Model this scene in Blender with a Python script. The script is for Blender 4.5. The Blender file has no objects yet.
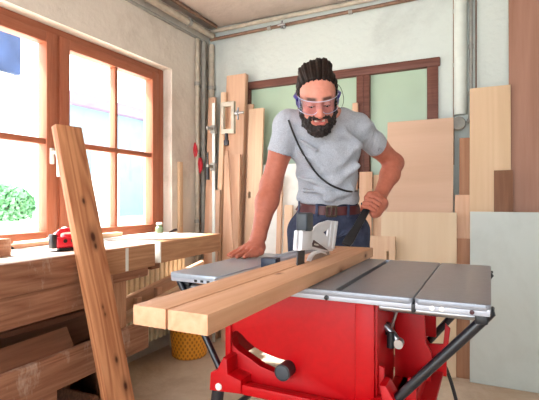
import bpy, bmesh, math, random
import numpy as np
from mathutils import Vector, Matrix
random.seed(7); rng = np.random.RandomState(7)
scn = bpy.context.scene
COL = scn.collection
PI = math.pi
# ------------------------------------------------------------------ camera
FPX = 447.0; CAMH = 1.07
YAW = math.atan2(.443, .8965)
FW = Vector((-math.sin(YAW), math.cos(YAW), 0)); RT = Vector((math.cos(YAW), math.sin(YAW), 0))
cam = bpy.data.cameras.new('camera'); cam.sensor_width = 36; cam.lens = FPX/539*36
co = bpy.data.objects.new('camera', cam); COL.objects.link(co)
co.location = (0, 0, CAMH); co.rotation_euler = (PI/2, 0, YAW); cam.clip_start = .05
scn.camera = co
# measuring helpers: where a sight line of the survey photo meets a real plane
def ray(px, py): return FW + RT*((px-269.5)/FPX) + Vector((0, 0, (200-py)/FPX))
def W(lat, d, z): return RT*lat + FW*d + Vector((0, 0, z))
def Pd(px, py, d): r = ray(px, py); return Vector((0, 0, CAMH)) + r*d
def aX(px, py, X): r = ray(px, py); return Vector((0, 0, CAMH)) + r*(X/r.x)
def aY(px, py, Y): r = ray(px, py); return Vector((0, 0, CAMH)) + r*(Y/r.y)
def aZ(px, py, z): r = ray(px, py); return Vector((0, 0, CAMH)) + r*((z-CAMH)/r.z)
# ------------------------------------------------------------------ materials
def srgb(r, g, b):
    f = lambda c: c/12.92 if c <= .04045 else ((c+.055)/1.055)**2.4
    return (f(r/255), f(g/255), f(b/255), 1)
def newmat(name):
    m = bpy.data.materials.new(name); m.use_nodes = True
    nt = m.node_tree; b = nt.nodes['Principled BSDF']
    return m, nt, b
def N(nt, t, **kw):
    n = nt.nodes.new(t)
    for k, v in kw.items():
        if k in n.inputs.keys(): n.inputs[k].default_value = v
        else: setattr(n, k, v)
    return n
def ramp(nt, fac, stops):
    r = nt.nodes.new('ShaderNodeValToRGB'); e = r.color_ramp.elements
    while len(e) < len(stops): e.new(.5)
    for el, (p, c) in zip(e, stops): el.position = p; el.color = c
    nt.links.new(fac, r.inputs[0]); return r.outputs[0]
def coords(nt, scale=(1, 1, 1), rot=(0, 0, 0)):
    tc = nt.nodes.new('ShaderNodeTexCoord'); mp = nt.nodes.new('ShaderNodeMapping')
    mp.inputs['Scale'].default_value = scale; mp.inputs['Rotation'].default_value = rot
    nt.links.new(tc.outputs['Object'], mp.inputs[0]); return mp.outputs[0]
def bump(nt, b, h, strength=.2, dist=.01):
    n = nt.nodes.new('ShaderNodeBump'); n.inputs['Strength'].default_value = strength
    n.inputs['Distance'].default_value = dist
    nt.links.new(h, n.inputs['Height']); nt.links.new(n.outputs[0], b.inputs['Normal'])
def mat(name, c, rough=.5, metal=0, var=.12, scale=20, bmp=0, spec=.5, coat=0):
    m, nt, b = newmat(name)
    b.inputs['Roughness'].default_value = rough; b.inputs['Metallic'].default_value = metal
    b.inputs['Specular IOR Level'].default_value = spec; b.inputs['Coat Weight'].default_value = coat
    nz = N(nt, 'ShaderNodeTexNoise', Scale=scale, Detail=4.0)
    nt.links.new(coords(nt), nz.inputs['Vector'])
    lo = tuple(x*(1-var) for x in c[:3])+(1,); hi = tuple(min(1, x*(1+var)) for x in c[:3])+(1,)
    nt.links.new(ramp(nt, nz.outputs[0], [(.3, lo), (.7, hi)]), b.inputs['Base Color'])
    if bmp: bump(nt, b, nz.outputs[0], bmp)
    return m
def wood(name, c1, c2, axis='Z', grain=1.0, rough=.55, knots=0, bmp=.12, rings=.5, kc=None, wear=None, spots=()):
    m, nt, b = newmat(name)
    b.inputs['Roughness'].default_value = rough; b.inputs['Specular IOR Level'].default_value = .3
    s = {'X': (.7, 12, 12), 'Y': (12, .7, 12), 'Z': (12, 12, .7)}[axis]
    s = tuple(v*grain for v in s)
    v = coords(nt, s)
    oi = nt.nodes.new('ShaderNodeObjectInfo'); ad = nt.nodes.new('ShaderNodeVectorMath'); ad.operation = 'ADD'
    mu = nt.nodes.new('ShaderNodeMath'); mu.operation = 'MULTIPLY'; mu.inputs[1].default_value = 37.0
    nt.links.new(oi.outputs['Random'], mu.inputs[0])
    nt.links.new(v, ad.inputs[0]); nt.links.new(mu.outputs[0], ad.inputs[1]); v = ad.outputs[0]
    n1 = N(nt, 'ShaderNodeTexNoise', Scale=1.3, Detail=2.0); nt.links.new(v, n1.inputs['Vector'])
    n2 = N(nt, 'ShaderNodeTexNoise', Scale=7.0, Detail=6.0, Roughness=.7); nt.links.new(v, n2.inputs['Vector'])
    ma = nt.nodes.new('ShaderNodeMath'); ma.operation = 'MULTIPLY'; ma.inputs[1].default_value = 9.0
    nt.links.new(n1.outputs[0], ma.inputs[0])
    fr = nt.nodes.new('ShaderNodeMath'); fr.operation = 'PINGPONG'; fr.inputs[1].default_value = .5
    nt.links.new(ma.outputs[0], fr.inputs[0])
    mx = nt.nodes.new('ShaderNodeMath'); mx.operation = 'MULTIPLY_ADD'; mx.inputs[1].default_value = rings
    nt.links.new(fr.outputs[0], mx.inputs[0])
    m2 = nt.nodes.new('ShaderNodeMath'); m2.operation = 'MULTIPLY'; m2.inputs[1].default_value = .75
    nt.links.new(n2.outputs[0], m2.inputs[0]); nt.links.new(m2.outputs[0], mx.inputs[2])
    col = ramp(nt, mx.outputs[0], [(.25, c1), (.75, c2)])
    if knots:
        sk = {'X': (.55, 1, 1), 'Y': (1, .55, 1), 'Z': (1, 1, .55)}[axis]
        vo = N(nt, 'ShaderNodeTexVoronoi', Scale=float(knots)); nt.links.new(coords(nt, sk), vo.inputs['Vector'])
        kr = ramp(nt, vo.outputs['Distance'], [(.10, (0, 0, 0, 1)), (.26, (1, 1, 1, 1))])
        mm = nt.nodes.new('ShaderNodeMix'); mm.data_type = 'RGBA'
        nt.links.new(kr, mm.inputs[0]); mm.inputs[6].default_value = kc or tuple(x*.35 for x in c1[:3])+(1,)
        nt.links.new(col, mm.inputs[7]); col = mm.outputs[2]
    for (sx, sy, sz_, sr) in spots:
        sb = nt.nodes.new('ShaderNodeVectorMath'); sb.operation = 'SUBTRACT'; nt.links.new(coords(nt), sb.inputs[0]); sb.inputs[1].default_value = (sx, sy, sz_)
        ml = nt.nodes.new('ShaderNodeVectorMath'); ml.operation = 'MULTIPLY'; nt.links.new(sb.outputs[0], ml.inputs[0])
        ml.inputs[1].default_value = {'X': (.5, 1, 1), 'Y': (1, .5, 1), 'Z': (1, 1, .5)}[axis]
        ln = nt.nodes.new('ShaderNodeVectorMath'); ln.operation = 'LENGTH'; nt.links.new(ml.outputs[0], ln.inputs[0])
        kr = ramp(nt, ln.outputs['Value'], [(sr*.55, (0, 0, 0, 1)), (sr, (.6, .6, .6, 1)), (sr*2.6, (1, 1, 1, 1))])
        mm = nt.nodes.new('ShaderNodeMix'); mm.data_type = 'RGBA'
        nt.links.new(kr, mm.inputs[0]); mm.inputs[6].default_value = kc; nt.links.new(col, mm.inputs[7]); col = mm.outputs[2]
    if wear:
        nw = N(nt, 'ShaderNodeTexNoise', Scale=7.0, Detail=8.0, Roughness=.75); nt.links.new(coords(nt, (1, 1.4, .5)), nw.inputs['Vector'])
        wr = ramp(nt, nw.outputs[0], [(.54, (0, 0, 0, 1)), (.72, (.75, .75, .75, 1))])
        mm = nt.nodes.new('ShaderNodeMix'); mm.data_type = 'RGBA'
        nt.links.new(wr, mm.inputs[0]); nt.links.new(col, mm.inputs[6]); mm.inputs[7].default_value = wear; col = mm.outputs[2]
    nt.links.new(col, b.inputs['Base Color'])
    if bmp: bump(nt, b, mx.outputs[0], bmp, .004)
    return m
def plaster(name, c, dark, scale=1.6, bmp=.25, lo=.28, hi=.5):
    m, nt, b = newmat(name); b.inputs['Roughness'].default_value = .9; b.inputs['Specular IOR Level'].default_value = .2
    v = coords(nt)
    n1 = N(nt, 'ShaderNodeTexNoise', Scale=scale, Detail=8.0, Roughness=.65, Distortion=.4); nt.links.new(v, n1.inputs['Vector'])
    n2 = N(nt, 'ShaderNodeTexNoise', Scale=28.0, Detail=5.0); nt.links.new(v, n2.inputs['Vector'])
    nt.links.new(ramp(nt, n1.outputs[0], [(lo, dark), (hi, c)]), b.inputs['Base Color'])
    bump(nt, b, n2.outputs[0], bmp, .02); return m
def glassmat(name, tint=(1, 1, 1, 1), fac=.035, rough=.02):
    m, nt, b = newmat(name); nt.nodes.remove(b); o = nt.nodes['Material Output']
    t = N(nt, 'ShaderNodeBsdfTransparent'); t.inputs[0].default_value = tint
    g = N(nt, 'ShaderNodeBsdfGlossy'); g.inputs['Roughness'].default_value = rough
    mx = nt.nodes.new('ShaderNodeMixShader'); mx.inputs[0].default_value = fac
    nt.links.new(t.outputs[0], mx.inputs[1]); nt.links.new(g.outputs[0], mx.inputs[2])
    nt.links.new(mx.outputs[0], o.inputs[0]); return m
M = {}
M['wall_warm'] = plaster('plaster_warm', srgb(222, 214, 204), srgb(194, 182, 170), 1.5)
M['wall_cool'] = plaster('plaster_cool', srgb(206, 214, 210), srgb(182, 189, 186), 1.1)
M['ceiling'] = plaster('ceiling_plaster', srgb(196, 182, 172), srgb(160, 145, 135), 1.3)
M['floor'] = plaster('dusty_concrete', srgb(218, 202, 184), srgb(184, 160, 138), 2.2, .2, .3, .62)
M['frame'] = wood('window_wood', srgb(150, 84, 60), srgb(176, 112, 84), 'Z', 1, .45, bmp=.05, rings=.25)
M['frame_h'] = wood('window_wood_h', srgb(150, 84, 60), srgb(176, 112, 84), 'Y', 1, .45, bmp=.05, rings=.25)
M['frame_dark'] = wood('dark_window_wood', srgb(92, 54, 46), srgb(124, 80, 68), 'X', 1, .5, bmp=.05)
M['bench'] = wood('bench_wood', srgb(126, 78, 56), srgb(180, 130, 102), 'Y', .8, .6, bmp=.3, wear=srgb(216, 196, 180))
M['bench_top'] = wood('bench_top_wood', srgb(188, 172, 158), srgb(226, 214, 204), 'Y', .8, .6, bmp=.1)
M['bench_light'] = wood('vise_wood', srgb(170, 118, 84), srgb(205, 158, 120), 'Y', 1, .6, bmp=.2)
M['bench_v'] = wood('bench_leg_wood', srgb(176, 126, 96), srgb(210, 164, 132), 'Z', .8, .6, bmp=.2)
M['lumber'] = wood('red_lumber', srgb(158, 94, 60), srgb(206, 144, 102), 'Z', .75, .55, bmp=.15, rings=.8, kc=srgb(70, 32, 18), spots=[(.0, -.019, 1.10, .006), (.012, -.019, .945, .013), (.016, -.019, .905, .006), (-.004, -.019, .655, .004), (.0, -.019, .625, .004), (.012, -.019, .44, .006), (.03, -.019, .33, .010)])
M['beam'] = wood('fresh_lumber', srgb(204, 150, 114), srgb(224, 176, 142), 'Y', .6, .55, bmp=.05, rings=.5, kc=srgb(110, 56, 28), spots=[(.078, .15, .0, .010), (.078, .45, .016, .007), (.01, -.15, .036, .006)])
M['scrap'] = wood('dark_scrap_wood', srgb(92, 58, 42), srgb(136, 90, 66), 'Y', .8, .6)
M['scrap_z'] = wood('dark_scrap_board', srgb(112, 70, 50), srgb(146, 98, 74), 'Z', .6, .6, rings=.3)
M['oak'] = wood('tan_board', srgb(214, 170, 140), srgb(230, 192, 164), 'Z', .6, .6, bmp=.04, rings=.35)
M['pale'] = wood('pale_board', srgb(226, 188, 156), srgb(240, 210, 180), 'Z', .6, .6, bmp=.04, rings=.35)
M['ply'] = wood('tan_plywood', srgb(208, 172, 146), srgb(222, 188, 164), 'X', .16, .6, bmp=.02, rings=.4)
M['ply_pale'] = wood('pale_plywood', srgb(226, 200, 168), srgb(236, 214, 186), 'Z', .2, .6, bmp=.02, rings=.3)
M['ply_yellow'] = wood('yellow_plywood', srgb(212, 180, 146), srgb(226, 196, 164), 'Z', .2, .6, bmp=.02, rings=.3)
M['ply_brown'] = wood('brown_plywood', srgb(148, 106, 88), srgb(170, 128, 110), 'Z', .22, .6, bmp=.02, rings=.7)
M['ply_red'] = wood('reddish_board', srgb(158, 112, 86), srgb(184, 138, 108), 'Z', .5, .6, bmp=.03)
M['walnut'] = wood('dark_board', srgb(112, 74, 54), srgb(138, 96, 72), 'Z', .6, .6, bmp=.03)
M['white_board'] = plaster('white_panel', srgb(200, 206, 202), srgb(178, 184, 178), .9, .02)
M['paper_white'] = mat('white_sheet', srgb(238, 236, 230), .7, var=.04)
M['red'] = mat('red_plastic', srgb(182, 3, 14), .42, var=.06, scale=60, bmp=.02, spec=.3)
M['red_dark'] = mat('red_tool_plastic', srgb(190, 18, 40), .4, var=.08)
M['alu'] = mat('grey_cast_table', srgb(140, 144, 154), .34, .3, var=.06, scale=90)
M['alu_edge'] = mat('machined_edge', srgb(180, 184, 196), .4, .3, var=.04)
M['alu_reflect'] = mat('cast_table_painted_reflection', srgb(164, 174, 188), .3, .35, var=.05, scale=90)  # left extension's paler blue tint: a window reflection put into the colour
M['steel'] = mat('steel', srgb(170, 170, 174), .3, .9, var=.1)
M['darksteel'] = mat('dark_steel', srgb(62, 60, 62), .4, .7, var=.15)
M['black'] = mat('black_plastic', srgb(24, 25, 30), .42, var=.2)
M['blacktube'] = mat('black_tube', srgb(18, 20, 30), .3, var=.2, coat=.2)
M['navy'] = mat('navy_plastic', srgb(30, 40, 62), .4, var=.1)
M['greyblock'] = mat('charcoal_plastic', srgb(58, 64, 72), .45, var=.1)
M['guard'] = mat('pale_grey_plastic', srgb(232, 232, 240), .35, var=.03)
M['brand'] = mat('maroon_label', srgb(70, 26, 34), .4, var=.1)
M['cream'] = mat('cream_enamel', srgb(226, 214, 186), .4, var=.05)
M['pipe'] = mat('painted_pipe', srgb(186, 176, 160), .5, var=.15)
M['pipe_grey'] = mat('grey_conduit', srgb(152, 150, 144), .5, var=.15)
M['pipe_dark'] = mat('rusty_pipe', srgb(128, 98, 80), .6, var=.25)
M['pipe_white'] = mat('white_pipe', srgb(214, 220, 214), .5, var=.05)
m, nt, b = newmat('yellow_weave'); b.inputs['Roughness'].default_value = .45
tc = nt.nodes.new('ShaderNodeTexCoord'); sp = nt.nodes.new('ShaderNodeSeparateXYZ'); nt.links.new(tc.outputs['Object'], sp.inputs[0])
def mth(op, a, c=None):
    n = nt.nodes.new('ShaderNodeMath'); n.operation = op
    for i, x in enumerate((a, c)):
        if x is None: continue
        if isinstance(x, (int, float)): n.inputs[i].default_value = x
        else: nt.links.new(x, n.inputs[i])
    return n.outputs[0]
wv = mth('MULTIPLY', mth('SINE', mth('MULTIPLY', mth('ARCTAN2', sp.outputs[1], sp.outputs[0]), 26.0)), mth('SINE', mth('MULTIPLY', sp.outputs[2], 140.0)))
nt.links.new(ramp(nt, wv, [(.10, srgb(236, 160, 46)), (.5, srgb(186, 110, 24))]), b.inputs['Base Color']); M['yellow'] = m
M['orange'] = mat('amber_weave', srgb(196, 118, 26), .6, var=.2)
M['white_handle'] = mat('white_plastic', srgb(236, 234, 230), .35, var=.03)
M['redcloth'] = mat('red_strap', srgb(196, 40, 56), .7, var=.2)
M['bark'] = wood('brown_fibre', srgb(60, 36, 28), srgb(136, 94, 70), 'X', 2.5, .8, bmp=.6)
M['glass'] = glassmat('clear_glass')
M['lens'] = glassmat('goggle_lens', (.90, .90, 1, 1), .05)
M['jar'] = mat('green_jar', srgb(120, 140, 110), .2, var=.1)
M['gaugepaint'] = mat('green_pane', srgb(172, 194, 172), .25, var=.12, scale=1.3)
# ------------------------------------------------------------------ object helpers
def tag(o, label=None, cat=None, group=None, kind=None):
    if label: o['label'] = label
    if cat: o['category'] = cat
    if group: o['group'] = group
    if kind: o['kind'] = kind
    return o
def empty(name, loc, label, cat, group=None, rz=0):
    o = bpy.data.objects.new(name, None); COL.objects.link(o)
    o.location = loc; o.rotation_euler = (0, 0, rz); o.empty_display_size = .05
    return tag(o, label, cat, group)
def basis(o): return Matrix.LocRotScale(o.location, o.rotation_euler, o.scale)
def world_of(o):
    if o.parent is None: return basis(o)
    return world_of(o.parent) @ o.matrix_parent_inverse @ basis(o)
def obj(name, bm, m, parent=None, local=False, ang=35, loc=None):
    """Link a bmesh (or mesh) as one object. With a parent its vertices are in world space unless local."""
    if isinstance(bm, bmesh.types.BMesh):
        me = bpy.data.meshes.new(name); bmesh.ops.recalc_face_normals(bm, faces=bm.faces); bm.to_mesh(me); bm.free()
    else: me = bm; me.name = name
    o = bpy.data.objects.new(name, me); COL.objects.link(o)
    for mm in (m if isinstance(m, list) else [m]): me.materials.append(mm)
    me.polygons.foreach_set('use_smooth', [True]*len(me.polygons))
    if ang: me.set_sharp_from_angle(angle=math.radians(ang))
    if parent is not None:
        o.parent = parent
        if not local: o.matrix_parent_inverse = world_of(parent).inverted()
    elif not local:
        n = len(me.vertices); a = np.empty(n*3); me.vertices.foreach_get('co', a); a = a.reshape(-1, 3)
        c = Vector(((a[:, 0].min()+a[:, 0].max())/2, (a[:, 1].min()+a[:, 1].max())/2, a[:, 2].min()))
        me.transform(Matrix.Translation(-c)); o.location = c
    elif loc: o.location = loc
    me.update()
    return o
def B(): return bmesh.new()
def box(bm, x0, x1, y0, y1, z0, z1, bev=0, mtx=None, seg=2):
    r = bmesh.ops.create_cube(bm, size=1)
    vs = r['verts']
    bmesh.ops.scale(bm, vec=(abs(x1-x0), abs(y1-y0), abs(z1-z0)), verts=vs)
    bmesh.ops.translate(bm, vec=((x0+x1)/2, (y0+y1)/2, (z0+z1)/2), verts=vs)
    if bev:
        es = list({e for v in vs for e in v.link_edges})
        g = bmesh.ops.bevel(bm, geom=es, offset=bev, segments=seg, profile=.5, affect='EDGES')
        vs = list({v for v in g['verts']} | {v for v in vs if v.is_valid})
    if mtx is not None: bmesh.ops.transform(bm, matrix=mtx, verts=vs)
    return bm
def tube(bm, pts, r, seg=12, cap=True):
    pts = [Vector(p) for p in pts]; rs = r if isinstance(r, (list, tuple)) else [r]*len(pts)
    rings = []; prev = None
    for i, p in enumerate(pts):
        t = (pts[min(i+1, len(pts)-1)] - pts[max(i-1, 0)]).normalized()
        if prev is None:
            a = Vector((0, 0, 1)) if abs(t.z) < .9 else Vector((1, 0, 0))
            n = t.cross(a).normalized()
        else: n = (prev - t*prev.dot(t)).normalized()
        prev = n; b = t.cross(n)
        rings.append([bm.verts.new(p + (n*math.cos(2*PI*k/seg)+b*math.sin(2*PI*k/seg))*rs[i]) for k in range(seg)])
    for a, b in zip(rings, rings[1:]):
        for k in range(seg): bm.faces.new((a[k], a[(k+1) % seg], b[(k+1) % seg], b[k]))
    if cap:
        bm.faces.new(rings[0][::-1]); bm.faces.new(rings[-1])
    return bm
def lathe(bm, prof, seg=32, mtx=None):
    rings = []
    for r, z in prof:
        vs = [bm.verts.new((r*math.cos(2*PI*k/seg), r*math.sin(2*PI*k/seg), z)) for k in range(seg)]
        rings.append(vs)
    for a, b in zip(rings, rings[1:]):
        for k in range(seg): bm.faces.new((a[k], a[(k+1) % seg], b[(k+1) % seg], b[k]))
    bm.faces.new(rings[0][::-1]); bm.faces.new(rings[-1])
    if mtx is not None: bmesh.ops.transform(bm, matrix=mtx, verts=[v for g in rings for v in g])
    return bm
def bezier(p, n=12):
    """Catmull-Rom through points"""
    p = [Vector(q) for q in p]; out = []
    for i in range(len(p)-1):
        a = p[max(i-1, 0)]; b = p[i]; c = p[i+1]; d = p[min(i+2, len(p)-1)]
        for k in range(n):
            t = k/n
            out.append(.5*((2*b)+(c-a)*t+(2*a-5*b+4*c-d)*t*t+(3*b-a-3*c+d)*t**3))
    out.append(p[-1]); return out
def plate(outline, holes, thick, plane='XZ', at=0, bev=0, res=1):
    """Flat plate with real holes: outline/holes are 2D; the 2D curve is filled and extruded."""
    cu = bpy.data.curves.new('plate', 'CURVE'); cu.dimensions = '2D'; cu.fill_mode = 'BOTH'
    cu.extrude = thick/2-bev; cu.bevel_depth = bev; cu.bevel_resolution = 1
    for poly in [outline]+list(holes):
        s = cu.splines.new('POLY'); s.points.add(len(poly)-1); s.use_cyclic_u = True
        for q, (a, b) in zip(s.points, poly): q.co = (a, b, 0, 1)
    o = bpy.data.objects.new('plate', cu); COL.objects.link(o)
    bpy.context.view_layer.update()
    me = bpy.data.meshes.new_from_object(o.evaluated_get(bpy.context.evaluated_depsgraph_get()))
    bpy.data.objects.remove(o); bpy.data.curves.remove(cu)
    bm = bmesh.new(); bm.from_mesh(me); bpy.data.meshes.remove(me)
    bmesh.ops.remove_doubles(bm, verts=bm.verts, dist=1e-5)
    if plane == 'XZ': mt = Matrix(((1, 0, 0, 0), (0, 0, 1, at), (0, 1, 0, 0), (0, 0, 0, 1)))
    elif plane == 'YZ': mt = Matrix(((0, 0, 1, at), (1, 0, 0, 0), (0, 1, 0, 0), (0, 0, 0, 1)))
    else: mt = Matrix.Translation((0, 0, at))
    bmesh.ops.transform(bm, matrix=mt, verts=bm.verts); return bm
def circ(cx, cy, r, n=20): return [(cx+r*math.cos(2*PI*k/n), cy+r*math.sin(2*PI*k/n)) for k in range(n)]
def rrect(x0, x1, y0, y1, r, n=5):
    o = []
    for cx, cy, a in ((x1-r, y1-r, 0), (x0+r, y1-r, 90), (x0+r, y0+r, 180), (x1-r, y0+r, 270)):
        for k in range(n+1):
            t = math.radians(a+90*k/n); o.append((cx+r*math.cos(t), cy+r*math.sin(t)))
    return o
def rod(p, q, w, t, roll=0):
    """matrix for a board running from p to q (local z), width along local x, thickness local y; roll about the axis"""
    p = Vector(p); q = Vector(q); z = (q-p).normalized(); return z
def board(name, p, q, w, t, wdir, m, label, cat='board', group=None, bev=.002, holes=None, hole_ang=None):
    """A straight board: foot at p, head at q (centre line), its width along wdir. One mesh, own local axes."""
    p = Vector(p); q = Vector(q); z = (q-p); L = z.length; z.normalize()
    x = Vector(wdir); x = (x - z*x.dot(z)).normalized(); y = z.cross(x)
    if holes:
        bm = plate(rrect(-w/2, w/2, 0, L, .004, 2), [rrect(hx-hw/2, hx+hw/2, hz-hh/2, hz+hh/2, min(hw, hh)*.49, 4) for hx, hz, hw, hh in holes], t, 'XZ', 0)
    else: bm = box(B(), -w/2, w/2, -t/2, t/2, 0, L, bev)
    o = obj(name, bm, m, local=True)
    o.matrix_basis = Matrix.LocRotScale(p, Matrix((x, y, z)).transposed().to_quaternion(), None)
    return tag(o, label, cat, group)
# ------------------------------------------------------------------ the setting
XL = -2.13; YB = 3.16; ZC = 2.51
def struct(name, bm, m, ang=35): return tag(obj(name, bm, m, ang=ang), kind='structure')
struct('floor', box(B(), -2.13, 3.2, -1.6, YB, -.12, 0), M['floor'])
struct('ceiling', box(B(), -2.4, 3.2, -1.6, YB+.2, ZC, ZC+.12), M['ceiling'])
OY0, OY1, OZ0, OZ1 = .55, 2.668, .80, 2.045
bm = B()
for y0, y1, z0, z1 in ((-1.6, OY0, -.1, ZC), (OY1, YB+.2, -.1, ZC), (OY0, OY1, -.1, OZ0), (OY0, OY1, OZ1, ZC)):
    box(bm, XL-.27, XL, y0, y1, z0, z1)
struct('wall_left', bm, M['wall_warm'])
WX0, WX1, WZ0, WZ1 = -1.80, -.31, 1.16, 2.01
bm = B()
for x0, x1, z0, z1 in ((XL, WX0, 0, ZC), (WX1, 3.2, 0, ZC), (WX0, WX1, 0, WZ0), (WX0, WX1, WZ1, ZC)):
    box(bm, x0, x1, YB, YB+.2, z0, z1)
struct('wall_back', bm, M['wall_cool'])
struct('wall_right_unseen', box(B(), 2.6, 2.8, -1.6, YB+.2, 0, ZC), M['wall_cool'])  # unseen wall, added to hold back light from the right
bm = B(); box(bm, XL, 1.2, -1.8, -1.6, 0, .6); box(bm, 1.2, 2.6, -1.8, -1.6, 0, ZC); box(bm, XL, 1.2, -1.8, -1.6, 2.35, ZC)
struct('wall_rear_unseen', bm, M['wall_warm'])  # unseen wall, its opening shaped to let fill in from the rear left
# left window: fixed frame, two casements with muntins
w1 = empty('window_1', (-2.24, 1.6, .80), None, None); w1['kind'] = 'structure'
XF0, XF1 = -2.27, -2.205
bm = B()
box(bm, XF0-.02, XF1-.005, OY0, OY0+.06, .80, 2.045, .004); box(bm, XF0-.02, XF1-.005, OY1-.06, OY1, .80, 2.045, .004)
box(bm, XF0-.02, XF1-.005, 1.715, 1.775, .84, 2.0, .004)
obj('window_frame', bm, M['frame'], w1)
bm = B()
box(bm, XF0-.02, XF1-.005, OY0+.06, OY1-.06, 1.985, 2.045, .004); box(bm, XF0-.02, XF1-.005, OY0+.06, OY1-.06, .80, .85, .004)
obj('window_rail', bm, M['frame_h'], w1)
for (a, b) in ((.66, 1.735), (1.757, 2.60)):
    bm = B()
    box(bm, XF0, XF1+.008, a, a+.066, .83, 2.005, .006); box(bm, XF0, XF1+.008, b-.066, b, .83, 2.005, .006)
    c = (a+b)/2 + (.012 if a > 1 else 0); box(bm, XF0+.015, XF1, c-.012, c+.012, .89, 1.945, .004)
    sash = obj('window_sash', bm, M['frame'], w1)
    bm = B()
    box(bm, XF0, XF1+.008, a+.066, b-.066, 1.943, 2.005, .006); box(bm, XF0, XF1+.008, a+.066, b-.066, .83, .895, .006)
    box(bm, XF0+.01, XF1, a+.066, b-.066, 1.378, 1.412, .005)
    obj('sash_rail', bm, M['frame_h'], sash)
    obj('pane', box(B(), -2.243, -2.238, a+.06, b-.06, .885, 1.95), M['glass'], sash)
bm = B(); box(bm, XF1+.006, XF1+.018, 1.685, 1.712, 1.27, 1.36, .005); tube(bm, [(XF1+.015, 1.699, 1.335), (XF1+.05, 1.699, 1.335)], .010)
tube(bm, bezier([(XF1+.05, 1.70, 1.34), (XF1+.055, 1.705, 1.30), (XF1+.05, 1.712, 1.20)]), .0105)
tag(obj('window_handle', bm, M['white_handle'], w1), 'white lever handle')
struct('trim_1', box(B(), XL-.09, XL+.02, OY0, OY1, .775, .80, .004), M['paper_white'])
# back window: dark frame, three green frosted panes
w2 = empty('window_2', (-1.05, YB, 1.16), None, None); w2['kind'] = 'structure'
bm = B()
for x0, x1 in ((WX0, WX0+.07), (WX1-.07, WX1), (-1.315, -1.225), (-.86, -.765)): box(bm, x0, x1, YB-.02, YB+.05, WZ0, WZ1, .006)
box(bm, WX0-.012, WX1+.012, YB-.026, YB+.045, WZ1-.052, WZ1+.006, .006); box(bm, WX0-.012, WX1+.012, YB-.03, YB+.045, WZ0-.01, WZ0+.07, .006)
for x0, x1 in ((-.815, -.807),): box(bm, x0, x1, YB-.026, YB-.015, WZ0+.05, WZ1-.02)
obj('window_frame', bm, M['frame_dark'], w2)
for x0, x1 in ((WX0+.06, -1.30), (-1.24, -.85), (-.775, WX1-.06)):
    obj('pane', box(B(), x0, x1, YB+.015, YB+.025, WZ0+.06, WZ1-.035), M['gaugepaint'], w2)
# ------------------------------------------------------------------ pipes
def pipe(name, pts, r, m, label, cat='pipe', clips=None, group=None):
    bm = tube(B(), pts, r, 14)
    if not clips: return tag(obj(name, bm, m), label, cat, group)
    e = empty(name, pts[0], label, cat, group)
    obj('pipe_run', bm, m, e)
    for c, n in clips:
        b2 = B(); tube(b2, [Vector(c)-Vector(n)*.014, Vector(c)+Vector(n)*.014], r*1.35, 12); obj('pipe_clip', b2, M['pipe_grey'], e)
    return e
pipe('ceiling_pipe', [(-2.075, -.9, 2.435), (-2.075, 3.13, 2.435)], .026, M['pipe'], 'thick beige pipe high along the left wall, largest of the ceiling pipes', clips=[((-2.075, y, 2.435), (0, 1, 0)) for y in (1.2, 2.0, 2.8)])
pipe('ceiling_pipe', [(-2.118, -.9, 2.375), (-2.118, 3.1, 2.375)], .011, M['pipe_grey'], 'thin grey blue pipe under the thick beige pipe on left wall')
pipe('ceiling_pipe', [(-2.02, -.9, 2.492), (-2.02, 3.1, 2.492)], .014, M['pipe_dark'], 'brown pipe tight under the ceiling beside the thick beige pipe')
pipe('ceiling_pipe', [(-2.10, 3.135, 2.41), (2.59, 3.135, 2.46)], .013, M['pipe_dark'], 'lower brown pipe along top of back wall with valve', clips=[((x, 3.135, 2.41+.05*(x+2.1)/5.1), (1, 0, 0)) for x in (-1.55, -.9, -.2)])
pipe('ceiling_pipe', [(-2.10, 3.13, 2.475), (2.59, 3.13, 2.49)], .016, M['pipe'], 'upper beige pipe along top of back wall under ceiling')
bm = B(); tube(bm, [(-1.42, 3.13, 2.40), (-1.42, 3.08, 2.40)], .016); tube(bm, [(-1.42, 3.085, 2.375), (-1.42, 3.085, 2.43)], .008); tube(bm, [(-1.45, 3.075, 2.40), (-1.39, 3.075, 2.40)], .007)
tag(obj('pipe_valve', bm, M['steel']), 'small metal valve on the brown pipe of the back wall', 'valve')
for i, (x, y, r, m, l) in enumerate(((-2.105, 2.955, .017, 'pipe', 'beige vertical pipe on left wall, nearest the window'), (-2.10, 3.03, .019, 'pipe_grey', 'grey vertical pipe in the room corner, middle of three'), (-2.085, 3.125, .026, 'pipe', 'fat vertical pipe deep in the room corner'))):
    pipe('corner_pipe', [(x, y, .02), (x, y, 2.36)], r, M[m], l, clips=[((x, y, z), (0, 0, 1)) for z in (.9, 1.45, 2.0)])
# pipes at the right of the back window
def yb(px, py, off=.02): return aY(px, py, YB-off)
a = yb(453.5, 0); pipe('cable', [(a.x, YB-.008, 2.5), (a.x, YB-.008, 1.3)], .0045, M['pipe_dark'], 'thin brown cable down the back wall left of white pipe', 'cable', clips=[((a.x, YB-.008, z), (0, 0, 1)) for z in (1.6, 1.95, 2.3)])
a = yb(460.5, 0); x0 = a.x
pipe('drain_pipe', [(x0, YB-.03, 2.5), (x0, YB-.03, 1.62)], .040, M['pipe_white'], 'wide white vertical pipe on back wall above the plywood')
a = yb(471, 0); x1 = a.x
pts = [(x1, YB-.03, 2.5), (x1, YB-.03, 1.70)]+bezier([(x1, YB-.03, 1.66), (x1-.004, YB-.03, 1.60), (x1-.022, YB-.03, 1.565)], 6)
pipe('conduit', pts, .011, M['pipe_grey'], 'grey conduit curving in at its foot right of white pipe', clips=[((x1, YB-.03, z), (0, 0, 1)) for z in (1.75, 2.05, 2.35)])
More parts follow.
